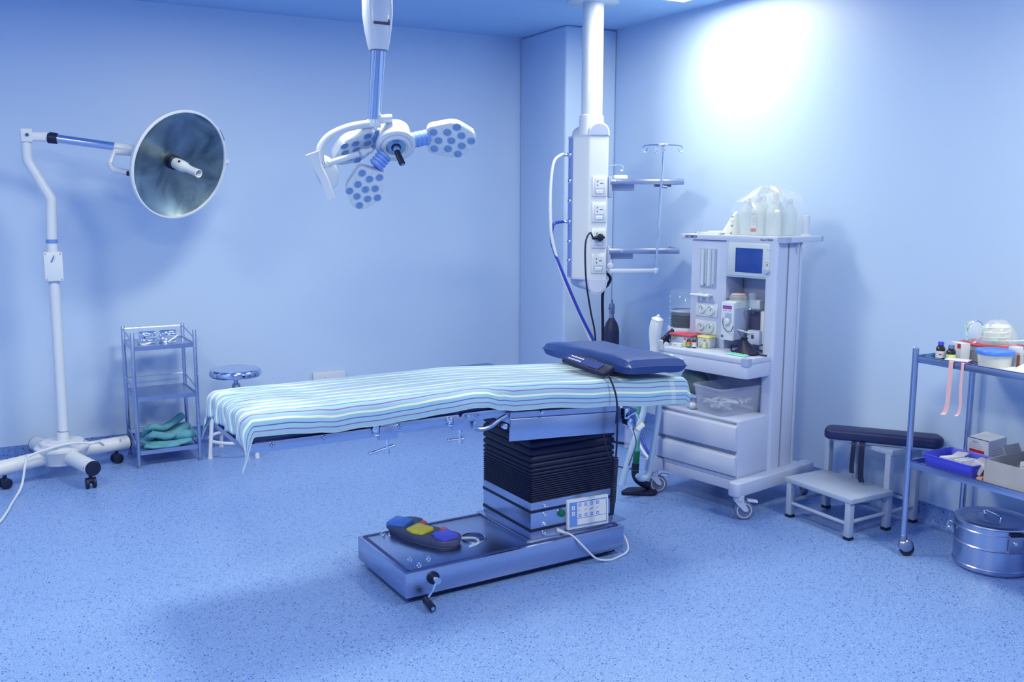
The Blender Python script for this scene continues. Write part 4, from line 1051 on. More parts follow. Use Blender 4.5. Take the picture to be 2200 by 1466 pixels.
for x in (-.225, -.180):
    b = MB(); b.use('tubewhite'); b.lathe([(0, .040), (.012, .040), (.014, .034), (.014, .006), (.011, 0)], 18, Matrix.Translation((x, GY, 1.085)) @ FRONT); obj('flow_knob', b, None, gp)
for x, z, r in ((-.229, 1.007, .023), (-.168, 1.004, .027), (-.231, .910, .021), (-.170, .907, .027)):
    b = MB(); F = Matrix.Translation((x, GY, z)) @ FRONT; b.use('white'); b.lathe([(r, 0), (r, .010), (r * .88, .012), (r * .82, .008)], 28, F); b.use('cyanlabel'); b.lathe([(0, .0075), (r * .84, .0075)], 28, F); b.use('paper'); b.lathe([(0, .0078), (r * .5, .0078)], 20, F)
    gg = obj('pressure_gauge', b, None, gp); b = MB(); b.use('green' if z > .95 else 'print'); b.box((0, r * .2, .009), (r * .12, r * .7, .001), 0, 1, F @ Matrix.Rotation(radians(-25), 4, 'Z')); b.cyl(F @ Vector((0, 0, .0078)), F @ Vector((0, 0, .010)), r * .1); obj('needle', b, None, gg)
for z in (1.006, .909):
    b = MB(); b.use('white'); b.box((-.198, GY - .001, z), (.15, .004, .075), .002); b.use('machine2'); b.box((-.198, GY - .001, z - .039), (.15, .003, .002)); obj('gauge_plate', b, None, gp)
# monitor block
b = MB(); b.use('machine'); MP = round_poly([(-.068, 1.200), (.262, 1.200), (.262, 1.395), (-.068, 1.395)], [.012, .02, .004, .004], 4)
b.prism([(x, -y) for x, y in MP][::-1], 0, .024, Matrix.Translation((0, .027, 0)) @ FRONT @ Matrix.Scale(-1, 4, (0, 1, 0)), .005, 2)
b.box((.06, .10, 1.297), (.254, .155, .19), .003)
mon = obj('monitor', b, None, t)
b = MB(); b.use('warm'); b.box((.082, .001, 1.296), (.262, .006, .172), .004, 2); obj('bezel', b, None, mon)
b = MB(); b.use('screen'); b.box((.088, -.0028, 1.293), (.166, .003, .128), .001); b.use('strip'); b.box((.0035, -.0034, 1.293), (.004, .003, .128)); obj('screen', b, None, mon)
b = MB(); b.use('dialgrey'); b.lathe([(0, .016), (.013, .015), (.0155, .011), (.0165, .002), (.0165, 0)], 24, Matrix.Translation((.201, -.001, 1.243)) @ FRONT); obj('knob', b, None, mon)
b = MB(); b.use('yellowlid'); b.box((.202, -.003, 1.276), (.020, .003, .010), .001); b.use('print'); b.box((.202, -.0048, 1.276), (.010, .001, .005)); obj('key', b, None, mon)
b = MB(); b.use('paper'); b.box((.202, -.003, 1.293), (.018, .003, .012), .001); b.use('greyprint'); b.box((.202, -.0048, 1.293), (.005, .001, .008)); obj('key', b, None, mon)
b = MB(); b.use('greyprint')
for x, z in ((.204, 1.352), (.214, 1.35), (.197, 1.355)): b.box((x, -.0022, z), (.004, .001, .006))
obj('indicator', b, None, mon)
# top plate
b = MB(); b.use('machine'); TP = round_poly([(-.388, .004), (.302, .004), (.302, .335), (-.388, .335)], [.01, .02, .01, .01], 5)
b.prism(TP, 1.391, 1.419, None, .003, 2); b.use('white'); b.prism([(x * .985, .17 + (y - .17) * .97) for x, y in TP], 1.4185, 1.4205)
tp = obj('top_plate', b, None, t)
b = MB(); b.use('machine2'); b.prism(round_poly([(.252, .0035), (.3028, .0035), (.3028, .055), (.252, .055)], [.003, .018, .003, .003], 5), 1.3905, 1.4195); b.box((.3028, .331, 1.405), (.002, .012, .028)); obj('corner_guard', b, None, tp)
text('AEOMED', .0215, Matrix.Translation((-.312, .0035, 1.4055)) @ FRONT, 'print', tp, 'lettering', .0003, .0006)
text('Aeon7200A', .0165, Matrix.Translation((.188, .0035, 1.4035)) @ FRONT, 'print', tp, 'lettering', .0003, .0002)
b = MB(); b.use('tubewhite'); b.tube([(.270, .16, 1.392), (.278, .155, 1.37), (.30, .15, 1.362), (.302, .15, 1.38)], .006, 8, 4); obj('hose_hook', b, None, tp)
# vaporizer
b = MB(); b.use('white'); b.box((-.001, -.045, .967), (.082, .018, .205), .006, 2); b.use('machine2'); b.box((.005, .035, .950), (.076, .15, .165), .006, 2); b.use('warm'); b.box((.005, .035, 1.052), (.080, .155, .045), .008, 3); b.box((.07, .09, 1.056), (.10, .055, .05), .006, 2)
vp = obj('vaporizer', b, None, t)
b = MB(); b.use('purple'); b.box((-.001, -.0548, 1.042), (.058, .002, .018)); obj('purple_label', b, None, vp)['label'] = 'purple name plate'
b = MB(); b.use('greyprint'); b.box((-.016, -.0546, 1.024), (.024, .001, .0035)); b.box((.016, -.0546, 1.024), (.020, .001, .0035)); obj('printed_label', b, None, vp)
b = MB(); b.use('machine2'); b.box((.008, -.055, .987), (.042, .004, .05), .006, 2); b.use('tubewhite'); b.cyl((.002, -.054, .966), (.002, -.068, .966), .019, .017, 20, .003); obj('dial_recess', b, None, vp)
b = MB(); b.tube([(-.014, -.070, .985), (-.012, -.074, .955), (.004, -.074, .925), (.026, -.072, .914), (.044, -.070, .925), (.050, -.066, .950)], .0022, 6, 5); obj('lanyard', b, 'print', vp)
b = MB(); b.use('steel_d'); b.cyl((-.028, -.054, .885), (-.028, -.058, .885), .008); obj('screw', b, None, vp)
b = MB(); VZ = Matrix.Translation((.005, .03, 1.074)); b.use('clear'); b.lathe([(.045, 0), (.047, .02), (.040, .032), (0, .034)], 28, VZ); b.use('pink'); b.lathe([(0, .037), (.036, .037), (.040, .033)], 28, VZ); b.use('frost'); b.lathe([(.02, 0), (.022, .03), (.018, .038), (0, .038)], 18, Matrix.Translation((.075, .06, 1.08)))
obj('filler_cap', b, None, vp)
# absorber canister and block
b = MB(); b.use('machine2'); b.box((.100, .10, .93), (.06, .06, .10), .004); b.use('print'); b.box((.094, .062, .965), (.06, .004, .085)); b.use('machine'); b.box((.115, .05, .885), (.080, .06, .075), .006); ab = obj('absorber_block', b, None, t)
b = MB(); b.use('print'); b.box((.112, .0195, .89), (.016, .002, .020)); b.use('greyprint'); b.box((.112, .0195, .908), (.02, .001, .004)); obj('switch', b, None, ab)
b = MB(); b.use('white'); b.tube([(.098, .02, .906), (.06, -.005, .918), (.035, -.022, .925)], .0045, 8); b.sphere((.033, -.024, .926), .0075); obj('lever', b, None, ab)
b = MB(); CZ = Matrix.Translation((.172, .085, 0)); b.use('frosty'); b.lathe([(0, .845), (.038, .845), (.046, .855), (.050, 1.02), (.046, 1.026), (0, 1.026)], 30, CZ)
b.use('paper'); b.box((.18, .035, .965), (.045, .004, .085), .002); cn = obj('canister', b, None, ab)
b = MB(); b.use('steel_d'); b.box((.172, .06, 1.035), (.02, .02, .02), .004); obj('clasp', b, None, ab)
b = MB(); b.use('machine2'); b.lathe([(0, .02), (.052, .02), (.052, 0), (0, 0)], 30, CZ @ Matrix.Translation((0, 0, .825))); obj('canister_base', b, None, ab)
b = MB(); b.use('chrome'); b.tube([(.06, .03, 1.03), (.085, .02, 1.035), (.11, .03, 1.03)], .005, 8, 3); obj('fitting', b, None, ab)
# bellows dome on the left, with its black bag
BZ = Matrix.Translation((-.405, .09, 0))
b = MB(); b.use('machine'); b.lathe([(0, .885), (.10, .885), (.104, .875), (.10, .845), (.06, .83), (0, .83)], 32, BZ); b.box((-.36, .10, .845), (.16, .09, .04), .008); bd = obj('bellows_base', b, None, t)
b = MB(); b.use('black'); pr = [(0, .886)]
for i in range(5): pr += [(.084, .888 + i * .016), (.088, .893 + i * .016), (.076, .900 + i * .016)]
b.lathe(pr + [(.07, .965), (0, .965)], 32, BZ); b.use('machine2'); b.lathe([(.086, .972), (.09, .976), (.086, .982)], 32, BZ); obj('bellows', b, None, bd)
b = MB(); b.use('glassdome'); b.lathe([(.094, .885), (.094, 1.085), (.088, 1.094), (0, 1.096)], 36, BZ); dm = obj('dome', b, None, bd)
b = MB(); b.use('machine')
for z in (1.06, 1.03, 1.00, .935): b.box((0, 0, 0), (.022, .002, .010), 0, 1, BZ @ Matrix.Rotation(radians(-35), 4, 'Z') @ Matrix.Translation((0, -.0945, z)))
obj('scale', b, None, bd)
b = MB(); b.use('black'); pts = smooth_path([(-.335, .12, .93), (-.40, .03, .89), (-.435, -.06, .82), (-.47, -.05, .79), (-.49, .04, .80), (-.48, .12, .83)], 14)
b.tube(pts, [.017 if i % 2 else .0135 for i in range(len(pts))], 12); obj('corrugated_hose', b, None, t)
# breathing circuit: mount at the worktop's left end and pale tubes hanging to the floor
b = MB(); b.use('tubewhite'); b.cyl((-.385, -.15, .735), (-.385, -.15, .83), .020, .019, 18, .003); b.cyl((-.335, -.16, .75), (-.40, -.16, .75), .016, .015, 16); b.box((-.375, -.13, .76), (.09, .07, .05), .008)
b.tube([(-.38, -.10, .79), (-.43, -.04, .785), (-.50, .03, .775)], .018, 12, 4); b.tube([(-.38, -.16, .765), (-.43, -.12, .765), (-.48, -.10, .757)], .017, 12, 4)
b.use('chrome'); b.tube([(-.39, -.06, .82), (-.43, -.02, .825), (-.47, .0, .82)], .005, 8, 3)
cm = obj('circuit_mount', b, None, t)
# green-grey breathing bag under the worktop
b = MB(); b.use('breathbag'); b.sphere((0, 0, 0), .075, 24, 14, (1.25, .8, .95), Matrix.Translation((-.195, -.06, .612)) @ Matrix.Rotation(radians(25), 4, 'Y')); b.cyl((-.25, -.06, .66), (-.26, -.06, .705), .02, .018, 14); obj('breathing_bag', b, None, t)
# white limb rising over the worktop end
MMI = MM
tt = thing('breathing_limb', 'white bag-like breathing limb standing up at the left end of the anaesthesia worktop', 'breathing tube', MM @ Vector((-.335, -.215, .70)))
b = MB(); pth = [(-.362, -.222, .70), (-.360, -.222, .78), (-.357, -.222, .85), (-.350, -.222, .905), (-.344, -.221, .945), (-.338, -.220, .972)]
P = smooth_path([MM @ Vector(p) for p in pth], 6); rings = []
for i, p in enumerate(P):
    f = i / (len(P) - 1); w = .023 + .012 * max(0, sin((f - .25) * 4.2)) if f < .86 else .029 * (1 - f) / .14 + .006
    d = (P[min(i + 1, len(P) - 1)] - P[max(i - 1, 0)]).normalized(); s1 = d.orthogonal().normalized(); s2 = d.cross(s1)
    rings.append([p + (s1 * cos(a) + s2 * sin(a)) * w * (1 + .10 * cos(3 * a + f * 3)) for a in [2 * pi * q / 20 for q in range(20)]])
b.loft(rings); b.sphere(MM @ Vector((-.338, -.220, .974)), .010)
obj('limb', b, 'tubewhite', tt, True, 80)
for lb, pts in (('pale blue breathing tube hanging nearest the table column, straight down to the floor', [(3.045, 4.0, .60), (3.039, 4.0, .49), (3.018, 4.0, .42), (2.955, 4.0, .25), (2.898, 4.0, .075)]),
                ('pale blue breathing tube hooked at its lower end, beside the castor of the anaesthesia machine', [(3.14, 4.0, .62), (3.136, 4.0, .46), (3.119, 4.0, .34), (3.092, 4.0, .18), (3.081, 4.0, .125), (3.068, 4.0, .102), (3.045, 4.0, .092), (3.020, 4.0, .10), (3.006, 4.0, .118)])):
    tt = thing('breathing_tube', lb, 'tube', pts[0], 0, 'breathing tubes under the table head')
    b = MB(); b.tube(pts, .0175, 14, 6); obj('tube', b, 'tubeblue', tt, True)
    b = MB(); b.cyl(Vector(pts[0]) - Vector((0, 0, .01)), Vector(pts[0]) + Vector((0.05, -.03, .10)), .016); obj('tube_end', b, 'tubeblue', tt, True)
# green pole with black bent head behind the tubes
tt = thing('floor_wiper', 'green pole with a dark angled head leaning behind the breathing tubes', 'floor wiper', (3.05, 4.06, 0))
b = MB(); b.use('greentube'); b.cyl((3.032, 4.05, .235), (3.06, 4.06, .62), .0155, .0155, 16); b.use('green'); b.cyl((3.028, 4.05, .165), (3.033, 4.05, .24), .019, .018, 16, .003); obj('pole', b, None, tt, True)
b = MB(); b.use('black'); b.tube([(3.028, 4.05, .168), (3.024, 4.05, .12), (3.03, 4.04, .085), (3.065, 4.03, .055), (3.10, 4.02, .04)], .021, 14, 4); b.use('green'); b.lathe([(.0215, -.002), (.0225, 0), (.0215, .002)], 16, Matrix.Translation((3.025, 4.05, .135)))
b.use('black'); b.prism(round_poly([(-.13, -.02), (.05, -.07), (.09, -.03), (.06, .05), (-.06, .06)], .03, 4), .002, .022, Matrix.Translation((3.055, 4.03, 0)) @ Matrix.Rotation(radians(-20), 4, 'Z'), .006, 2)
obj('head', b, None, tt, True)
# suction jar group hanging from the table's head rail
b = MB(); b.use('chrome'); b.cyl((1.10, .02, .62), (1.10, -.02, .62), .02, .018, 14, .003); b.tube([(1.09, .0, .64), (1.13, -.01, .66), (1.16, .0, .63)], .006, 8, 3); b.box((1.10, .02, .655), (.03, .03, .05), .003); b.use('frosty'); b.cyl((1.185, .0, .60), (1.15, .0, .575), .016, .013, 14, .003)
b.use('frost'); b.box((1.105, .0, .555), (.045, .012, .11), .005); b.use('print'); b.tube([(1.12, -.01, .59), (1.14, -.012, .52), (1.12, -.01, .46), (1.10, -.01, .42)], .0025, 6, 5)
obj('head_clamp', b, None, T)

# ================================================================== things standing on the anaesthesia machine
def mloc(x, y, z): return MM @ Vector((x, y, z))
def mthing(name, label, cat, x, y, z, rz=0, group=None): return thing(name, label, cat, mloc(x, y, z), MR + radians(rz), group)
def bottle_mesh(b, r, h, m, neck=.45, nh=.25, capm=None, n=22):
    b.use(m); b.lathe([(0, 0), (r * .92, 0), (r, .003), (r, h * (1 - nh) * .92), (r * .93, h * (1 - nh)), (r * neck, h * (1 - nh * .45)), (r * neck, h * .90), (0, h * .90)], n)
    if capm: b.use(capm); b.lathe([(0, h * .88), (r * neck * 1.3, h * .88), (r * neck * 1.3, h), (0, h)], n)
# infusion bottles in thin plastic
spots = [(-.035, .135, .078, .200), (.048, .120, .080, .205), (.131, .135, .080, .20), (.0, .220, .078, .21), (.083, .222, .080, .225), (.165, .225, .078, .195)]
names = ['leftmost front', 'red-labelled front', 'right front', 'left back', 'middle back', 'right back']
for i, ((x, y, w, h), nm) in enumerate(zip(spots, names)):
    t = mthing('infusion_bottle', nm + ' clear infusion bottle of the cluster on the anaesthesia machine', 'bottle', x, y, 1.4205, 10 * i, 'infusion bottles on the anaesthesia machine')
    b = MB(); r = w / 2
    b.use('bottleplastic'); b.lathe([(0, 0), (r * .9, 0), (r, .006), (r, h * .60), (r * .95, h * .66), (r * .5, h * .80), (r * .36, h * .86), (r * .36, h * .90), (0, h * .90)], 22)
    bo = obj('bottle_body', b, None, t)
    b = MB(); b.use('tubewhite'); b.lathe([(0, h * .88), (r * .42, h * .88), (r * .42, h * .96), (r * .3, h), (0, h)], 18); obj('cap', b, None, t)
    if i == 1:
        b = MB(); F = Matrix.Rotation(radians(-12), 4, 'Z'); b.use('paper'); b.box((0, -r - .0008, h * .35), (.034, .0016, .075), 0, 1, F); b.use('redprint'); b.box((0, -r - .0018, h * .14), (.034, .0012, .018), 0, 1, F)
        b.use('greyprint')
        for k in range(6): b.box((.002, -r - .0018, h * .28 + k * .008), (.020, .0008, .0022), 0, 1, F)
        b.box((0, -r - .0018, h * .55), (.036, .0008, .002), 0, 1, F); obj('label', b, None, bo)['label'] = 'white label with a red band'
t = mthing('plastic_wrap', 'crinkled clear plastic wrap pulled over the infusion bottles', 'plastic wrap', .065, .175, 1.4205)
b = MB(); n = 40; rings = []
for k, (z, sc) in enumerate([(.003, 1.08), (.05, 1.06), (.11, 1.04), (.15, 1.0), (.185, .90), (.21, .72), (.235, .50), (.245, .30)]):
    ring = []
    for i in range(n):
        a = 2 * pi * i / n; e = 1 / max(abs(cos(a)) ** 1.2 / .145 ** 1, abs(sin(a)) ** 1.2 / .105 ** 1, 1e-3)
        rr = min(e, .17) * sc * (1 + (.06 + .45 * (z / .24) ** 2) * noise.noise(Vector((cos(a) * 3, sin(a) * 3, z * 14))))
        ring.append((rr * cos(a), rr * sin(a), z * (1 + (.22 * noise.noise(Vector((cos(a) * 3, sin(a) * 3 + z * 9, 2))) if k > 2 else 0))))
    rings.append(ring)
b.loft(rings, caps=False); b.loft([[(x, y, z) for x, y, z in rings[-1]], [(x * .4, y * .4, z + .004) for x, y, z in rings[-1]]], caps=False)
for q in range(5):
    a = q * 1.3; b.tube([(.10 * cos(a), .07 * sin(a), .20), (.07 * cos(a + .4), .05 * sin(a + .4), .235), (.02 * cos(a), .02 * sin(a), .248), (.06 * cos(a + 2), .04, .225)], .004, 6, 4)
obj('film', b, 'bag', t)
t = mthing('plastic_bag', 'slumped white plastic bag against the left side of the infusion bottles', 'plastic bag', -.135, .125, 1.4205)
b = MB(); rings = []
for z, w, o in ((0, .052, 0), (.02, .05, .004), (.05, .038, .012), (.085, .026, .022), (.11, .016, .030), (.125, .006, .034)):
    rings.append([(o + w * cos(a) * (1 + .15 * noise.noise(Vector((cos(a) * 2, sin(a) * 2, z * 20)))), w * .8 * sin(a), z) for a in [2 * pi * i / 22 for i in range(22)]])
b.loft(rings); obj('film', b, 'frosty', t, sharp=80)
t = mthing('syringe', 'syringe standing upright beside the infusion bottles', 'syringe', -.095, .075, 1.4205, 8)
b = MB(); b.use('clear'); b.cyl((0, 0, .018), (.006, 0, .075), .007, .007, 14); b.use('tubewhite'); b.cyl((0, 0, .0), (0, 0, .02), .003); b.cyl((.006, 0, .073), (.006, 0, .077), .011, .011, 14); obj('barrel', b, None, t)
b = MB(); b.use('print'); b.cyl((.002, 0, .045), (.0025, 0, .052), .0062); b.cyl((.006, 0, .095), (.0065, 0, .098), .008); b.use('brown'); b.cyl((.0, 0, .005), (.0, 0, .012), .0045); obj('plunger', b, None, t)
t = mthing('small_carton', 'small white carton behind the papers on the anaesthesia machine', 'carton', -.19, .245, 1.4205, 4)
b = MB(); b.use('strip'); b.box((0, 0, .006), (.085, .05, .012)); b.use('carton'); b.box((0, 0, .029), (.09, .055, .034), .001); bx = obj('box', b, None, t)
b = MB(); b.use('redprint'); b.box((-.02, -.0279, .032), (.024, .0006, .004)); b.use('greyprint'); b.box((.02, -.0279, .030), (.012, .0006, .010)); obj('print', b, None, bx)
t = mthing('paper_stack', 'white papers lying on the left half of the anaesthesia machine top', 'papers', -.24, .12, 1.4205, -4)
b = MB()
for k in range(3): b.box((.004 * k, .003 * k, .0015 + .003 * k), (.17, .12, .0026), 0, 1, None, radians(4 * k - 3))
b.box((.02, .01, .012), (.10, .07, .006), .002); obj('sheets', b, 'paper', t)
t = mthing('eyewear', 'small wire clip at the front of the papers on the anaesthesia machine', 'clip', -.30, .035, 1.4205)
b = MB(); b.tube([(-.012, 0, .003), (0, .004, .012), (.014, .002, .006), (.02, -.004, .003)], .0022, 6, 4); obj('wire', b, 'steel_d', t); t.name = 'wire_clip'
t = mthing('plastic_cup', 'upside-down white plastic cup at the right end of the anaesthesia machine top', 'cup', .256, .245, 1.4205)
b = MB(); b.lathe([(0, .108), (.019, .108), (.0205, .105), (.0185, .06), (.017, .012), (.036, .008), (.038, 0), (0, 0)], 26); obj('cup', b, 'tubewhite', t)
# on the worktop
t = mthing('food_box', 'clear box with a red lid on the left of the anaesthesia worktop', 'box', -.300, -.035, .8055, 6)
b = MB(); b.use('clear'); b.prism(round_poly([(-.07, -.045), (.07, -.045), (.07, .045), (-.07, .045)], .015, 4), 0, .050, None, .004); obj('tub', b, None, t)
b = MB(); b.use('red'); b.prism(round_poly([(-.078, -.052), (.078, -.052), (.078, .052), (-.078, .052)], .018, 4), .050, .062, None, .004); obj('lid', b, None, t)['label'] = 'red lid'
t.name = 'storage_box'
t = mthing('storage_box', 'small cloudy box with a pale yellow lid behind the medicine bottles', 'box', -.158, -.022, .8055, -4)
b = MB(); b.use('frosty'); b.prism(round_poly([(-.042, -.03), (.042, -.03), (.042, .03), (-.042, .03)], .01, 4), 0, .052, None, .003); obj('tub', b, None, t)
b = MB(); b.use('yellowlid'); b.prism(round_poly([(-.046, -.034), (.046, -.034), (.046, .034), (-.046, .034)], .012, 4), .052, .063, None, .004); obj('lid', b, None, t)['label'] = 'pale yellow lid'
for x, y, lb, c1, c2 in ((-.212, -.108, 'brown medicine bottle with an orange and green label on the anaesthesia worktop', 'orangelabel', 'greenlabel'), (-.182, -.098, 'brown medicine bottle with a white label on the anaesthesia worktop', 'paper', 'paper')):
    t = mthing('medicine_bottle', lb, 'bottle', x, y, .8055, 0, 'medicine bottles on the worktop')
    b = MB(); bottle_mesh(b, .0125, .054, 'amber', .5, .3); bo = obj('glass', b, None, t)
    b = MB(); b.use('steel'); b.lathe([(0, .046), (.0078, .046), (.0078, .055), (0, .055)], 16); obj('cap', b, None, t)
    b = MB(); b.use(c1); b.lathe([(.01285, .016), (.01285, .032)], 22); b.use(c2); b.lathe([(.01285, .006), (.01285, .016)], 22)
    if c1 == 'paper': b.use('greyprint'); b.box((0, -.0130, .022), (.010, .0006, .006))
    obj('label', b, None, bo)
for x, y, lb in ((-.132, -.072, 'clear vial with a lime label standing alone on the anaesthesia worktop'), (-.240, -.108, 'clear vial with a lime label left of the brown medicine bottles')):
    t = mthing('vial', lb, 'vial', x, y, .8055)
    b = MB(); bottle_mesh(b, .011, .046, 'clear', .5, .3); bo = obj('glass', b, None, t)
    b = MB(); b.use('steel'); b.lathe([(0, .040), (.0068, .040), (.0068, .047), (0, .047)], 14); obj('cap', b, None, t)
    b = MB(); b.use('lime'); b.lathe([(.0113, .006), (.0113, .024)], 20); obj('label', b, None, bo)
t = mthing('small_carton', 'flat white carton lying at the front edge of the anaesthesia worktop', 'carton', -.268, -.135, .8055, 6)
b = MB(); b.use('carton'); b.box((0, 0, .010), (.060, .024, .020), .001); bx = obj('box', b, None, t); b = MB(); b.use('greyprint'); b.box((-.01, -.0123, .011), (.02, .0006, .006)); obj('print', b, None, bx)
t = mthing('ampoule_tray', 'mint green plastic ampoule strip on the front of the worktop', 'tray', .125, -.118, .8055, -4)
b = MB(); b.use('mint'); b.box((0, 0, .003), (.125, .042, .005), .002)
for i in range(8):
    for j in (-1, 1): b.cyl((-.052 + i * .015, j * .010, .004), (-.052 + i * .015, j * .010, .010), .006, .005, 12)
obj('strip', b, None, t)
# black breathing mask
t = mthing('breathing_mask', 'black rubber breathing mask lying on the right of the anaesthesia worktop', 'mask', .135, -.055, .8055)
b = MB(); rings = []
for z, sx, sy, ox in ((0, .066, .045, 0), (.006, .070, .048, 0), (.016, .066, .045, 0), (.026, .055, .038, -.002), (.050, .034, .026, -.010), (.066, .020, .018, -.016), (.074, .017, .016, -.018)):
    rings.append([(ox + sx * cos(a), sy * sin(a), z + (.006 * cos(a) ** 2 if z < .02 else 0)) for a in [2 * pi * i / 30 for i in range(30)]])
b.loft(rings); obj('cone', b, 'black', t)
b = MB(); b.cyl((-.018, 0, .070), (-.018, 0, .088), .0155, .0145, 18, .002); b.tube([(-.03, -.012, .082), (-.018, -.018, .088), (-.004, -.010, .084), (-.004, .01, .084)], .004, 6, 3); obj('neck', b, 'black', t)
b = MB(); b.tube([(-.060, -.012, .012), (-.080, -.020, .010), (-.086, -.02, .026), (-.084, -.018, .044)], .0052, 8, 4); obj('inflation_tube', b, 'black', t)
b = MB(); b.tube([(.060, .008, .008), (.085, .012, .006), (.112, .02, .005)], .0045, 8, 4); obj('strap_end', b, 'black', t)
# clear tub on the cabinet with wrapped supplies
t = mthing('plastic_tub', 'open clear plastic tub on top of the drawers of the anaesthesia machine', 'tub', .055, -.080, .4935, -9)
b = MB(); k0 = round_poly([(-.100, -.15), (.100, -.15), (.100, .15), (-.100, .15)], .03, 5)
sc = lambda f: [(x * f, y * f) for x, y in k0]
ring = lambda f, z: [(x, y, z) for x, y in sc(f)]
b.loft([ring(.98, .004), ring(1.0, .012), ring(1.10, .128), ring(1.10, .134), ring(1.15, .136), ring(1.15, .146), ring(1.13, .148), ring(1.11, .145), ring(1.085, .128), ring(.985, .014), ring(.96, .006)], caps=False); b.loft([ring(.98, .0), ring(.98, .005)]) 
obj('tub', b, 'frost', t)
st = MB(); st.use('clear'); rnd = random.Random(3)
for i in range(26):
    x, y = rnd.uniform(-.062, .062), rnd.uniform(-.11, .10); z = .018 + rnd.random() * .045; a = rnd.random() * 3.1
    st.use(['frosty', 'clear', 'paper', 'frosty'][i % 4]); d = Vector((cos(a), sin(a), rnd.uniform(-.2, .2))) * rnd.uniform(.018, .038)
    st.cyl(Vector((x, y, z)) - d, Vector((x, y, z)) + d, rnd.uniform(.006, .010), None, 10, .002)
    if i % 3 == 0: st.box((x, y, z + .012), (.06, .03, .004), .002, 1, Matrix.Translation((0, 0, 0)), a)
so = obj('wrapped_supplies', st); so.matrix_world = MM @ Matrix.Translation((.055, -.080, .4935)) @ Matrix.Rotation(radians(-9), 4, 'Z'); so['kind'] = 'stuff'; tag(so, 'heap of clear wrapped medical supplies inside the open plastic tub', 'supplies')
for x, y, r, lb in ((-.125, -.19, .018, 'white gauze ball beside the tub, nearest the striped sheet'), (-.092, -.205, .022, 'white gauze ball touching the left side of the clear tub')):
    t = mthing('gauze_ball', lb, 'gauze', x, y, .4935, 0)
    b = MB(); b.sphere((0, 0, r * .85), r, 18, 12, (1, 1, .85))
    for v in b.bm.verts: v.co += v.co.normalized() * .004 * noise.noise(v.co * 90)
    obj('gauze', b, 'paper', t, sharp=80)

# ================================================================== two-step stool and arm board
t = thing('step_stool', 'grey two-step metal step stool by the right wall', 'step stool', (3.47, 2.955, 0))
def step_leg(x, y, h):
    b = MB(); b.use('step'); b.box((x, y, h / 2 + .004), (.032, .032, h - .008), .003); l = obj('leg', b, None, t, True)
    b = MB(); b.use('black'); b.box((x, y, .008), (.036, .036, .016), .003); obj('rubber_foot', b, None, l, True)
for x, y in ((3.49, 3.352), (3.49, 2.975)): step_leg(x, y, .19)
for x, y in ((3.765, 3.365), (3.765, 2.985), (3.975, 3.365), (3.975, 2.995)): step_leg(x, y, .39)
b = MB(); b.box((3.617, 3.165, .195), (.292, .430, .026), .004); obj('tread', b, 'step', t, True)['label'] = 'lower tread'
b = MB(); b.box((3.873, 3.175, .394), (.250, .430, .026), .004); obj('tread', b, 'step', t, True)['label'] = 'upper tread'
for p, q in (((3.49, 3.352, .075), (3.49, 2.975, .075)), ((3.49, 3.352, .085), (3.975, 3.365, .085)), ((3.49, 2.975, .085), (3.975, 2.995, .085)), ((3.975, 3.365, .105), (3.975, 2.995, .105))):
    b = MB(); b.cyl(p, q, .0095, None, 12); obj('stretcher', b, 'step', t, True)
ARM = Matrix.Translation((3.835, 3.045, .409)) @ Matrix.Rotation(math.atan2(-.77, .60), 4, 'Z')
t = thing('arm_board', 'black padded arm board lying across the top of the step stool', 'arm board', ARM.translation, math.atan2(-.77, .60))
b = MB(); P = round_poly([(-.315, -.06), (.215, -.066), (.245, -.02), (.22, .066), (-.305, .064)], [.05, .03, .03, .03, .05], 6)
b.prism(P, .008, .064, None, .018, 4); obj('pad', b, 'blackvinyl', t)
b = MB(); b.prism([(x * .93, y * .8) for x, y in P], 0, .009); obj('board', b, 'steel_d', t)
for pts, w in (([(-.165, -.045, .012), (-.166, -.070, .006), (-.168, -.078, -.05), (-.170, -.082, -.125), (-.166, -.084, -.145)], .011), ([(-.128, -.045, .012), (-.128, -.072, .004), (-.128, -.082, -.08), (-.126, -.086, -.15), (-.120, -.090, -.185)], .0135)):
    b = MB(); Q = smooth_path(pts, 5); b.loft([[(p.x - w, p.y, p.z), (p.x + w, p.y, p.z), (p.x + w, p.y + .003, p.z + .0015), (p.x - w, p.y + .003, p.z + .0015)] for p in Q]); obj('strap', b, 'black', t)

# ================================================================== instrument trolley on the right
TX0, TX1, TY0, TY1 = 3.549, 3.985, 2.715, 1.86
t = thing('instrument_trolley', 'two-shelf steel trolley at the right edge of the photo, loaded with medical supplies', 'trolley', (TX0, TY0, 0))
for x, y in ((TX0, TY0), (TX1, TY0 + .02), (TX0, TY1), (TX1, TY1)):
    b = MB(); b.use('steel'); b.cyl((x, y, .085), (x, y, .960), .0135, None, 20); b.sphere((x, y, .958), .0135, 16, 8, (1, 1, .5)); ps = obj('post', b, None, t, True)
    b = MB(); b.use('steel_d'); b.cyl((x, y, .072), (x, y, .098), .0165, .0165, 16, .003); b.sphere((0, 0, 0), .034, 18, 12, (1.05, .62, 1), Matrix.Translation((x + .012, y - .006, .046)) @ Matrix.Rotation(radians(-35), 4, 'Z')); b.use('black')
    b.lathe([(0, -.014), (.028, -.014), (.032, -.009), (.032, .009), (.028, .014), (0, .014)], 26, Matrix.Translation((x + .016, y - .008, .0325)) @ Matrix.Rotation(radians(-35), 4, 'Z') @ FRONT)
    obj('castor', b, None, ps, True)
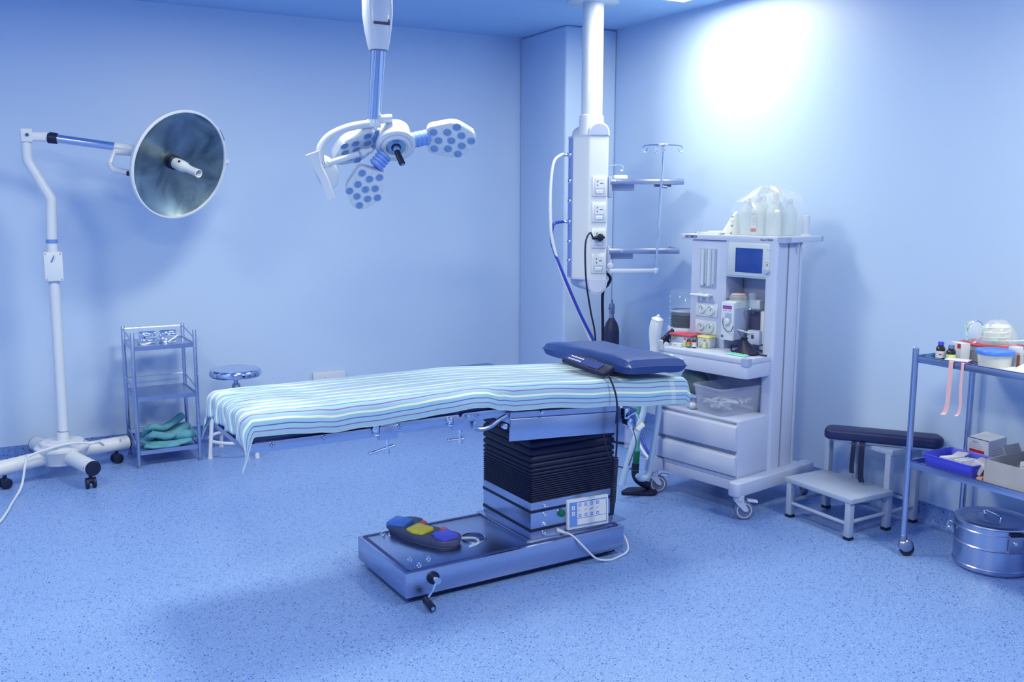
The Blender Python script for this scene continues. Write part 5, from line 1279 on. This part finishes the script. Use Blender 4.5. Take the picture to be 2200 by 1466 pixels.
for z in (.905, .425):
    b = MB(); b.use('steel'); xm, ym = (TX0 + TX1) / 2, (TY0 + TY1) / 2
    b.box((xm, ym, z), (TX1 - TX0 - .004, TY0 - TY1 - .02, .004))
    for x in (TX0, TX1): b.box((x, ym, z + .008), (.005, TY0 - TY1 - .02, .032), .001)
    for y in (TY0, TY1): b.box((xm, y, z + .008), (TX1 - TX0 - .02, .005, .032), .001)
    b.use('strip'); b.box((TX0 - .0028, ym, z + .022), (.001, TY0 - TY1 - .03, .003)); 
    obj('shelf', b, None, t, True)
ZU, ZL = .9075, .4275
def wthing(name, label, cat, x, y, z, rz=0, group=None): return thing(name, label, cat, (x, y, z), radians(rz), group)
# upper shelf
t = wthing('flat_tray', 'teal plastic tray edge at the far end of the upper trolley shelf', 'tray', 3.70, 2.655, ZU)
b = MB(); b.box((0, 0, .003), (.22, .085, .006), .002); b.box((0, .040, .012), (.22, .004, .022), .001); b.box((-.108, 0, .008), (.004, .085, .014), .001); b.box((.108, 0, .012), (.004, .085, .022), .001); obj('tray', b, mat('teal_plastic', (.05, .22, .52), .4), t)
for x, y, lb, lm, cm in ((3.635, 2.655, 'dark medicine bottle with a white label and violet cap on the trolley', 'paper', 'violet'), (3.628, 2.598, 'dark medicine bottle with a lime label on the trolley', 'lime', 'steel')):
    t = wthing('medicine_bottle', lb, 'bottle', x, y, ZU + .0065 if y > 2.62 else ZU, 0, 'medicine bottles on the trolley')
    b = MB(); bottle_mesh(b, .0195, .074, 'amber', .5, .32); bo = obj('glass', b, None, t)
    b = MB(); b.use(cm); b.lathe([(0, .062), (.0125, .062), (.0125, .076), (0, .076)], 18); obj('cap', b, None, t)
    b = MB(); b.use(lm); b.lathe([(.0199, .006), (.0199, .036)], 26); 
    if lm == 'paper': b.use('redprint'); b.box((-.0203, 0, .022), (.0006, .012, .005), 0, 1, Matrix.Rotation(radians(35), 4, 'Z'))
    obj('label', b, None, bo)
t = wthing('medicine_carton', 'white carton with a red corner behind the dark bottles on the trolley', 'carton', 3.705, 2.61, ZU, -18)
b = MB(); b.use('carton'); b.box((0, 0, .04), (.045, .07, .08), .001); bx = obj('box', b, None, t)
b = MB(); b.use('redprint'); b.box((-.0229, -.022, .068), (.0006, .022, .020)); obj('print', b, None, bx)
t = wthing('storage_box', 'clear box with a red lid on the upper trolley shelf', 'box', 3.815, 2.545, ZU, 4)
b = MB(); b.use('clear'); b.prism(round_poly([(-.07, -.11), (.07, -.11), (.07, .11), (-.07, .11)], .02, 4), 0, .066, None, .004); b.use('strip'); b.box((0, .01, .022), (.10, .14, .035), .008); obj('tub', b, None, t)
b = MB(); b.use('red'); b.prism(round_poly([(-.078, -.118), (.078, -.118), (.078, .118), (-.078, .118)], .022, 4), .066, .080, None, .005); obj('lid', b, None, t)['label'] = 'red lid'
t = wthing('notepad', 'white notepad with purple edges at the front of the upper trolley shelf', 'notepad', 3.605, 2.545, ZU, 20)
b = MB(); b.use('purple'); b.box((0, 0, .010), (.075, .10, .020), .001); b.use('paper'); b.box((0, 0, .0205), (.070, .095, .002)); obj('pad', b, None, t)
t = wthing('round_tub', 'cloudy tub with a bright blue lid on the upper trolley shelf', 'tub', 3.645, 2.405, ZU)
b = MB(); b.use('frosty'); b.lathe([(0, 0), (.056, 0), (.060, .004), (.068, .066), (0, .066)], 34); obj('tub', b, mat('pale_blue_plastic', (.45, .62, .90), .3, alpha=.85), t)
b = MB(); b.use('lidblue'); b.lathe([(0, .078), (.052, .078), (.056, .081), (.072, .081), (.075, .076), (.075, .066), (.070, .064), (0, .064)], 36); obj('lid', b, None, t)['label'] = 'bright blue lid'
t = wthing('medicine_carton', 'white carton with a brown window right of the blue-lidded tub', 'carton', 3.745, 2.36, ZU, -12)
b = MB(); b.use('carton'); b.box((0, 0, .045), (.05, .075, .09), .001); bx = obj('box', b, None, t)
b = MB(); b.use('brown'); b.box((-.0254, -.018, .036), (.0008, .016, .05)); b.use('pink'); b.box((-.0254, -.018, .068), (.0008, .016, .008)); b.use('print'); b.box((-.0256, -.018, .010), (.0006, .016, .006)); obj('print', b, None, bx)
for k, (y, lb) in enumerate(((2.318, 'white carton with a dark triangle mark at the frame edge, left one of the pair'), (2.262, 'white carton with a dark triangle mark at the frame edge, right one of the pair'))):
    t = wthing('medicine_carton', lb, 'carton', 3.765, y, ZU, -4, 'marked cartons on the trolley')
    b = MB(); b.use('carton'); b.box((0, 0, .047), (.10, .052, .094), .001); bx = obj('box', b, None, t)
    b = MB(); b.use('print'); b.prism([(-.020, .0), (.006, -.014), (.006, -.004)], 0, .0006, Matrix.Translation((-.0508, 0, .086)) @ Matrix.Rotation(radians(-90), 4, 'Y') @ Matrix.Rotation(radians(90), 4, 'Z')); b.use('pink'); b.box((-.0505, 0, .045), (.0006, .04, .004)); b.use('greyprint')
    for q in range(4): b.box((-.0505, 0, .058 + q * .005), (.0006, .034, .0015))
    obj('print', b, None, bx)
t = wthing('white_cloth', 'crumpled white gauze cloth on the near end of the upper trolley shelf', 'cloth', 3.625, 2.25, ZU)
b = MB()
def cl(s_, t_):
    x, y = (s_ - .5) * .12, (t_ - .5) * .22; e = max(0, 1 - max(abs(s_ - .5), abs(t_ - .5)) * 2) ** .6
    return (x, y, .004 + e * .030 * (1 + .8 * noise.noise(Vector((x * 22, y * 22, 3)))))
b.grid(cl, 26, 34); obj('cloth', b, 'paper', t, sharp=80); t.children[0].modifiers.new('s', 'SOLIDIFY').thickness = .002
for y0, y1, w, zl, lb in ((2.533, 2.537, .0105, .694, 'wider pink tape strip hanging from the upper trolley shelf'), (2.478, 2.474, .0065, .700, 'narrower pink tape strip hanging from the upper trolley shelf')):
    t = wthing('tape_strip', lb, 'tape', TX0 - .004, y0, .925, 0, 'pink tape strips')
    b = MB(); Q = smooth_path([(.012, 0, .0015), (.0, 0, .003), (-.003, 0, -.01), (-.004, .001, -.10), (-.004, (y1 - y0) * .8, zl - .925 + .05), (-.006, (y1 - y0) * 1 + .006, zl - .925 + .012), (-.012, y1 - y0 + .014, zl - .925)], 5)
    b.loft([[(p.x, p.y - w, p.z), (p.x, p.y + w, p.z), (p.x + .0009, p.y + w, p.z + .0006), (p.x + .0009, p.y - w, p.z + .0006)] for p in Q]); obj('tape', b, 'pink', t)
# oxygen mask set in film on the red-lidded box
ZB = ZU + .0805
t = wthing('oxygen_mask', 'clear oxygen mask with green straps in a plastic bag on the red-lidded box', 'oxygen mask', 3.80, 2.535, ZB)
b = MB(); F = Matrix.Translation((-.03, .055, .045)) @ Matrix.Rotation(radians(-62), 4, 'Y') @ Matrix.Rotation(radians(20), 4, 'Z')
b.use('clear'); b.lathe([(.052, 0), (.046, .02), (.034, .045), (.014, .058), (.012, .075)], 28, F @ Matrix.Diagonal((1, .72, 1, 1))); obj('mask', b, None, t)
b = MB(); b.tube([F @ Vector((.053 * cos(a), .038 * sin(a), 0)) for a in [2 * pi * i / 30 for i in range(30)]], .0032, 8, closed=True); obj('rim', b, 'chrome', t)
b = MB(); b.use('mint'); b.tube([F @ Vector((.054 * cos(a), .040 * sin(a), .004)) for a in [radians(20 + 6 * i) for i in range(20)]], .004, 6); b.box((-.05, -.055, .022), (.02, .035, .008), .003); b.box((-.03, .005, .062), (.02, .018, .008), .003); obj('strap', b, mat('sea_green_strap', (.05, .30, .32), .5), t)
b = MB(); n = 30; rings = []
for z, sc in ((.002, 1.0), (.03, 1.02), (.06, .92), (.085, .72), (.100, .42), (.104, .1)):
    rings.append([(.068 * sc * cos(a) * (1 + .12 * noise.noise(Vector((cos(a) * 3, sin(a) * 3, z * 25)))), -.03 + .085 * sc * sin(a) * (1 + .10 * noise.noise(Vector((cos(a) * 3, sin(a) * 3, z * 25 + 4)))), z * (1 + .1 * noise.noise(Vector((a, z * 30, 1))))) for a in [2 * pi * i / n for i in range(n)]])
b.loft(rings); obj('bag_film', b, 'bag', t)
b = MB(); b.use('frosty'); b.box((.0, -.045, .05), (.045, .085, .075), .016, 3); b.use('paper'); b.box((-.03, -.02, .02), (.03, .07, .02), .008); obj('pouch', b, None, t)
b = MB(); pts = []
for i in range(60): a = i * .33; pts.append((-.01 + .045 * cos(a) , -.03 + .058 * sin(a), .022 + i * .0011))
b.tube(pts, .0030, 7); b.tube([(-.04, -.06, .02), (-.03, -.14, .030), (.0, -.20, .045), (.03, -.21, .07), (.05, -.18, .085), (.05, -.12, .07), (.06, -.20, .095), (.09, -.27, .13), (.10, -.36, .16)], .0032, 7, 6); obj('tubing', b, 'frosty', t)
# lower shelf
t = wthing('plastic_tray', 'violet-blue plastic tray of small medicine packs on the lower trolley shelf', 'tray', 3.668, 2.538, ZL)
b = MB(); k1 = round_poly([(-.092, -.112), (.092, -.112), (.092, .112), (-.092, .112)], .02, 4); rg = lambda f, z: [(x * f, y * f, z) for x, y in k1]
b.loft([rg(.98, 0), rg(1, .004), rg(1.10, .060), rg(1.15, .062), rg(1.155, .066), rg(1.12, .067), rg(1.08, .062), rg(.985, .008)], caps=True); obj('tray', b, 'violet', t)
packs = [(3.665, 2.610, .008, 8, 'paper', 'crumpled silver and white blister pack in the far end of the blue tray', 0), (3.63, 2.555, .009, -12, 'carton', 'small white carton with a red mark in the middle of the blue tray', 1),
         (3.70, 2.565, .009, 20, 'carton', 'small white carton at the back of the blue tray', 2), (3.640, 2.495, .009, -6, 'carton', 'small white carton with a blue outline in the blue tray', 3), (3.650, 2.452, .009, 14, 'carton', 'tilted white carton with an orange band at the near end of the blue tray', 4)]
for x, y, z, rz, mm, lb, k in packs:
    t = wthing('blister_pack' if k == 0 else 'small_carton', lb, 'pack' if k == 0 else 'carton', x, y, ZL + z, rz, 'medicine packs in the blue tray')
    b = MB(); b.use(mm)
    if k == 0:
        b.box((0, 0, .030), (.09, .055, .003), 0, 1, Matrix.Rotation(radians(8), 4, 'Y')); b.use('chrome')
        for i in range(4):
            for j in range(2): b.sphere((-.033 + i * .022, -.012 + j * .024, .033), .008, 10, 6, (1, 1, .6))
        b.use('frosty'); b.box((.0, -.045, .028), (.06, .04, .02), .008); b.use('frosty'); b.box((0, 0, .015), (.08, .05, .028), .006)
        obj('blister', b, None, t)
    else:
        tl = Matrix.Rotation(radians(24 if k == 4 else -6), 4, 'X') if k != 2 else Matrix.Identity(4)
        up = .043 if k == 4 else .033
        b.box((0, 0, up), (.085, .05, .05), .001, 1, tl); bx = obj('box', b, None, t)
        b = MB(); b.use({1: 'redprint', 2: 'panelblue', 3: 'panelblue', 4: 'orange'}[k]); b.box((-.0428, 0, up + .006), (.0008, .020, .007), 0, 1, tl)
        if k == 3:
            for d in (-.024, .024): b.box((-.0428, d, up), (.0008, .0025, .05), 0, 1, tl)
            b.box((0, 0, up + .0252), (.085, .05, .0006), 0, 1, tl @ Matrix.Scale(.1, 4, (0, 1, 0)))
        if k == 4: b.box((0, -.0252, up), (.085, .0006, .05), 0, 1, tl)
        obj('print', b, None, bx)
t = wthing('medicine_carton', 'large white carton with a dark red stripe on the lower trolley shelf', 'carton', 3.845, 2.535, ZL, -3)
tl = Matrix.Rotation(radians(-5), 4, 'Y')
b = MB(); b.use('carton'); b.box((0, 0, .071), (.12, .108, .131), .0015, 1, tl); bx = obj('box', b, None, t)
b = MB(); b.use('redprint'); b.box((-.0607, .005, .080), (.0008, .075, .014), 0, 1, tl); b.use('greyprint')
for q, w in enumerate((.03, .055, .07, .07)): b.box((-.0607, .012, .122 - q * .009), (.0008, w, .002 if q else .007), 0, 1, tl)
b.use('print'); b.box((-.058, 0, .137), (.006, .106, .0015), 0, 1, tl); b.use('greyprint')
for q in range(4): b.box((.0, -.0545, .09 - q * .012), (.07, .0006, .002), 0, 1, tl)
obj('print', b, None, bx)
t = wthing('cardboard_box', 'open grey cardboard box at the right end of the lower trolley shelf', 'cardboard box', 3.695, 2.20, ZL)
b = MB(); w0, l0, h0 = .27, .31, .105
b.box((0, 0, .002), (w0, l0, .004)); b.box((-w0 / 2, 0, h0 / 2), (.004, l0, h0), 0, 1, Matrix.Rotation(radians(3), 4, 'Y')); b.box((w0 / 2, 0, h0 / 2 + .01), (.004, l0, h0 + .02)); b.box((0, l0 / 2, h0 / 2 + .004), (w0, .004, h0 + .008)); b.box((0, -l0 / 2, h0 / 2), (w0, .004, h0))
b.box((.08, l0 / 2 + .014, h0 + .022), (.11, .004, .05), 0, 1, Matrix.Translation((0, l0 / 2, h0)) @ Matrix.Rotation(radians(-25), 4, 'X') @ Matrix.Translation((0, -l0 / 2, -h0)))
obj('box', b, 'cardboard', t)
t = wthing('clear_bottle', 'clear plastic bottle lying inside the cardboard box', 'bottle', 3.70, 2.285, ZL + .005, 0)
b = MB(); b.use('glassdome'); b.lathe([(0, 0), (.032, 0), (.034, .01), (.034, .07), (.025, .09), (.014, .10), (.014, .115), (0, .115)], 22, Matrix.Rotation(radians(14), 4, 'X')); obj('bottle_body', b, 'clear', t)
for y, lb in ((2.222, 'small white carton inside the cardboard box, left one of the pair'), (2.165, 'small white carton inside the cardboard box, right one of the pair')):
    t = wthing('small_carton', lb, 'carton', 3.655, y, ZL + .005, 0, 'cartons in the cardboard box')
    b = MB(); b.box((0, 0, .057), (.05, .052, .114), .001); bx = obj('box', b, 'carton', t); b = MB(); b.box((-.0254, 0, .098), (.0006, .03, .004)); obj('print', b, 'greyprint', bx)
t = wthing('wood_block', 'small brown block between the blue tray and the cardboard box', 'block', 3.585, 2.378, ZL)
b = MB(); b.box((0, 0, .014), (.05, .026, .028), .004); obj('block', b, mat('tan_card', (.42, .27, .24), .8), t)

# ================================================================== steel sterilising drum under the trolley
DX, DY, DR = 3.80, 2.445, .160
t = thing('steel_drum', 'round lidded stainless steel drum on the floor under the trolley', 'steel drum', (DX, DY, 0))
b = MB(); b.lathe([(0, .001), (DR - .012, .001), (DR - .004, .006), (DR, .014), (DR, .022), (DR + .003, .026), (DR, .030), (DR, .112), (DR + .004, .117), (DR, .122), (DR, .196), (0, .196)], 64, Matrix.Translation((DX, DY, 0))); obj('drum', b, 'steel', t, True)
b = MB(); b.lathe([(DR + .001, .178), (DR + .006, .180), (DR + .006, .186), (DR + .003, .190), (DR + .003, .208), (DR + .006, .212), (DR + .004, .218), (DR - .012, .222), (DR - .030, .214), (DR - .055, .213), (DR - .070, .218), (.06, .220), (0, .220)], 64, Matrix.Translation((DX, DY, 0))); ld = obj('lid', b, 'steel', t, True)
hd = Vector((-.25, -.97, 0)).normalized(); b = MB(); c0 = Vector((DX - .01, DY + .005, .222))
b.tube([c0 - hd * .045, c0 - hd * .042 + Vector((0, 0, .018)), c0 + hd * .042 + Vector((0, 0, .018)), c0 + hd * .045], .0052, 8, 3); obj('lid_handle', b, 'chrome', ld, True)
for ang, nm in ((radians(212), 'latch'), (radians(120), 'side_handle')):
    d = Vector((cos(ang + .55 if nm == 'latch' else ang), sin(ang + .55 if nm == 'latch' else ang), 0)); sd = Vector((-d.y, d.x, 0)); c = Vector((DX, DY, 0)) + d * (DR + .006)
    F = Matrix((sd, Vector((0, 0, 1)), d)).transposed().to_4x4(); F.translation = c
    b = MB()
    if nm == 'latch':
        b.use('steel_d'); b.box((0, .155, 0), (.062, .082, .010), .003, 2, F); b.use('black'); b.box((0, .200, .004), (.058, .016, .014), .003, 2, F); b.use('chrome'); b.cyl(F @ Vector((-.008, .165, .004)), F @ Vector((-.008, .165, .016)), .007)
    else: b.use('chrome'); b.tube([F @ Vector(p) for p in ((-.04, .16, 0), (-.038, .155, .022), (.038, .155, .022), (.04, .16, 0))], .005, 8, 3); b.use('chrome'); b.box((0, .16, .0), (.09, .02, .004), .001, 1, F)
    obj(nm, b, None, t, True)
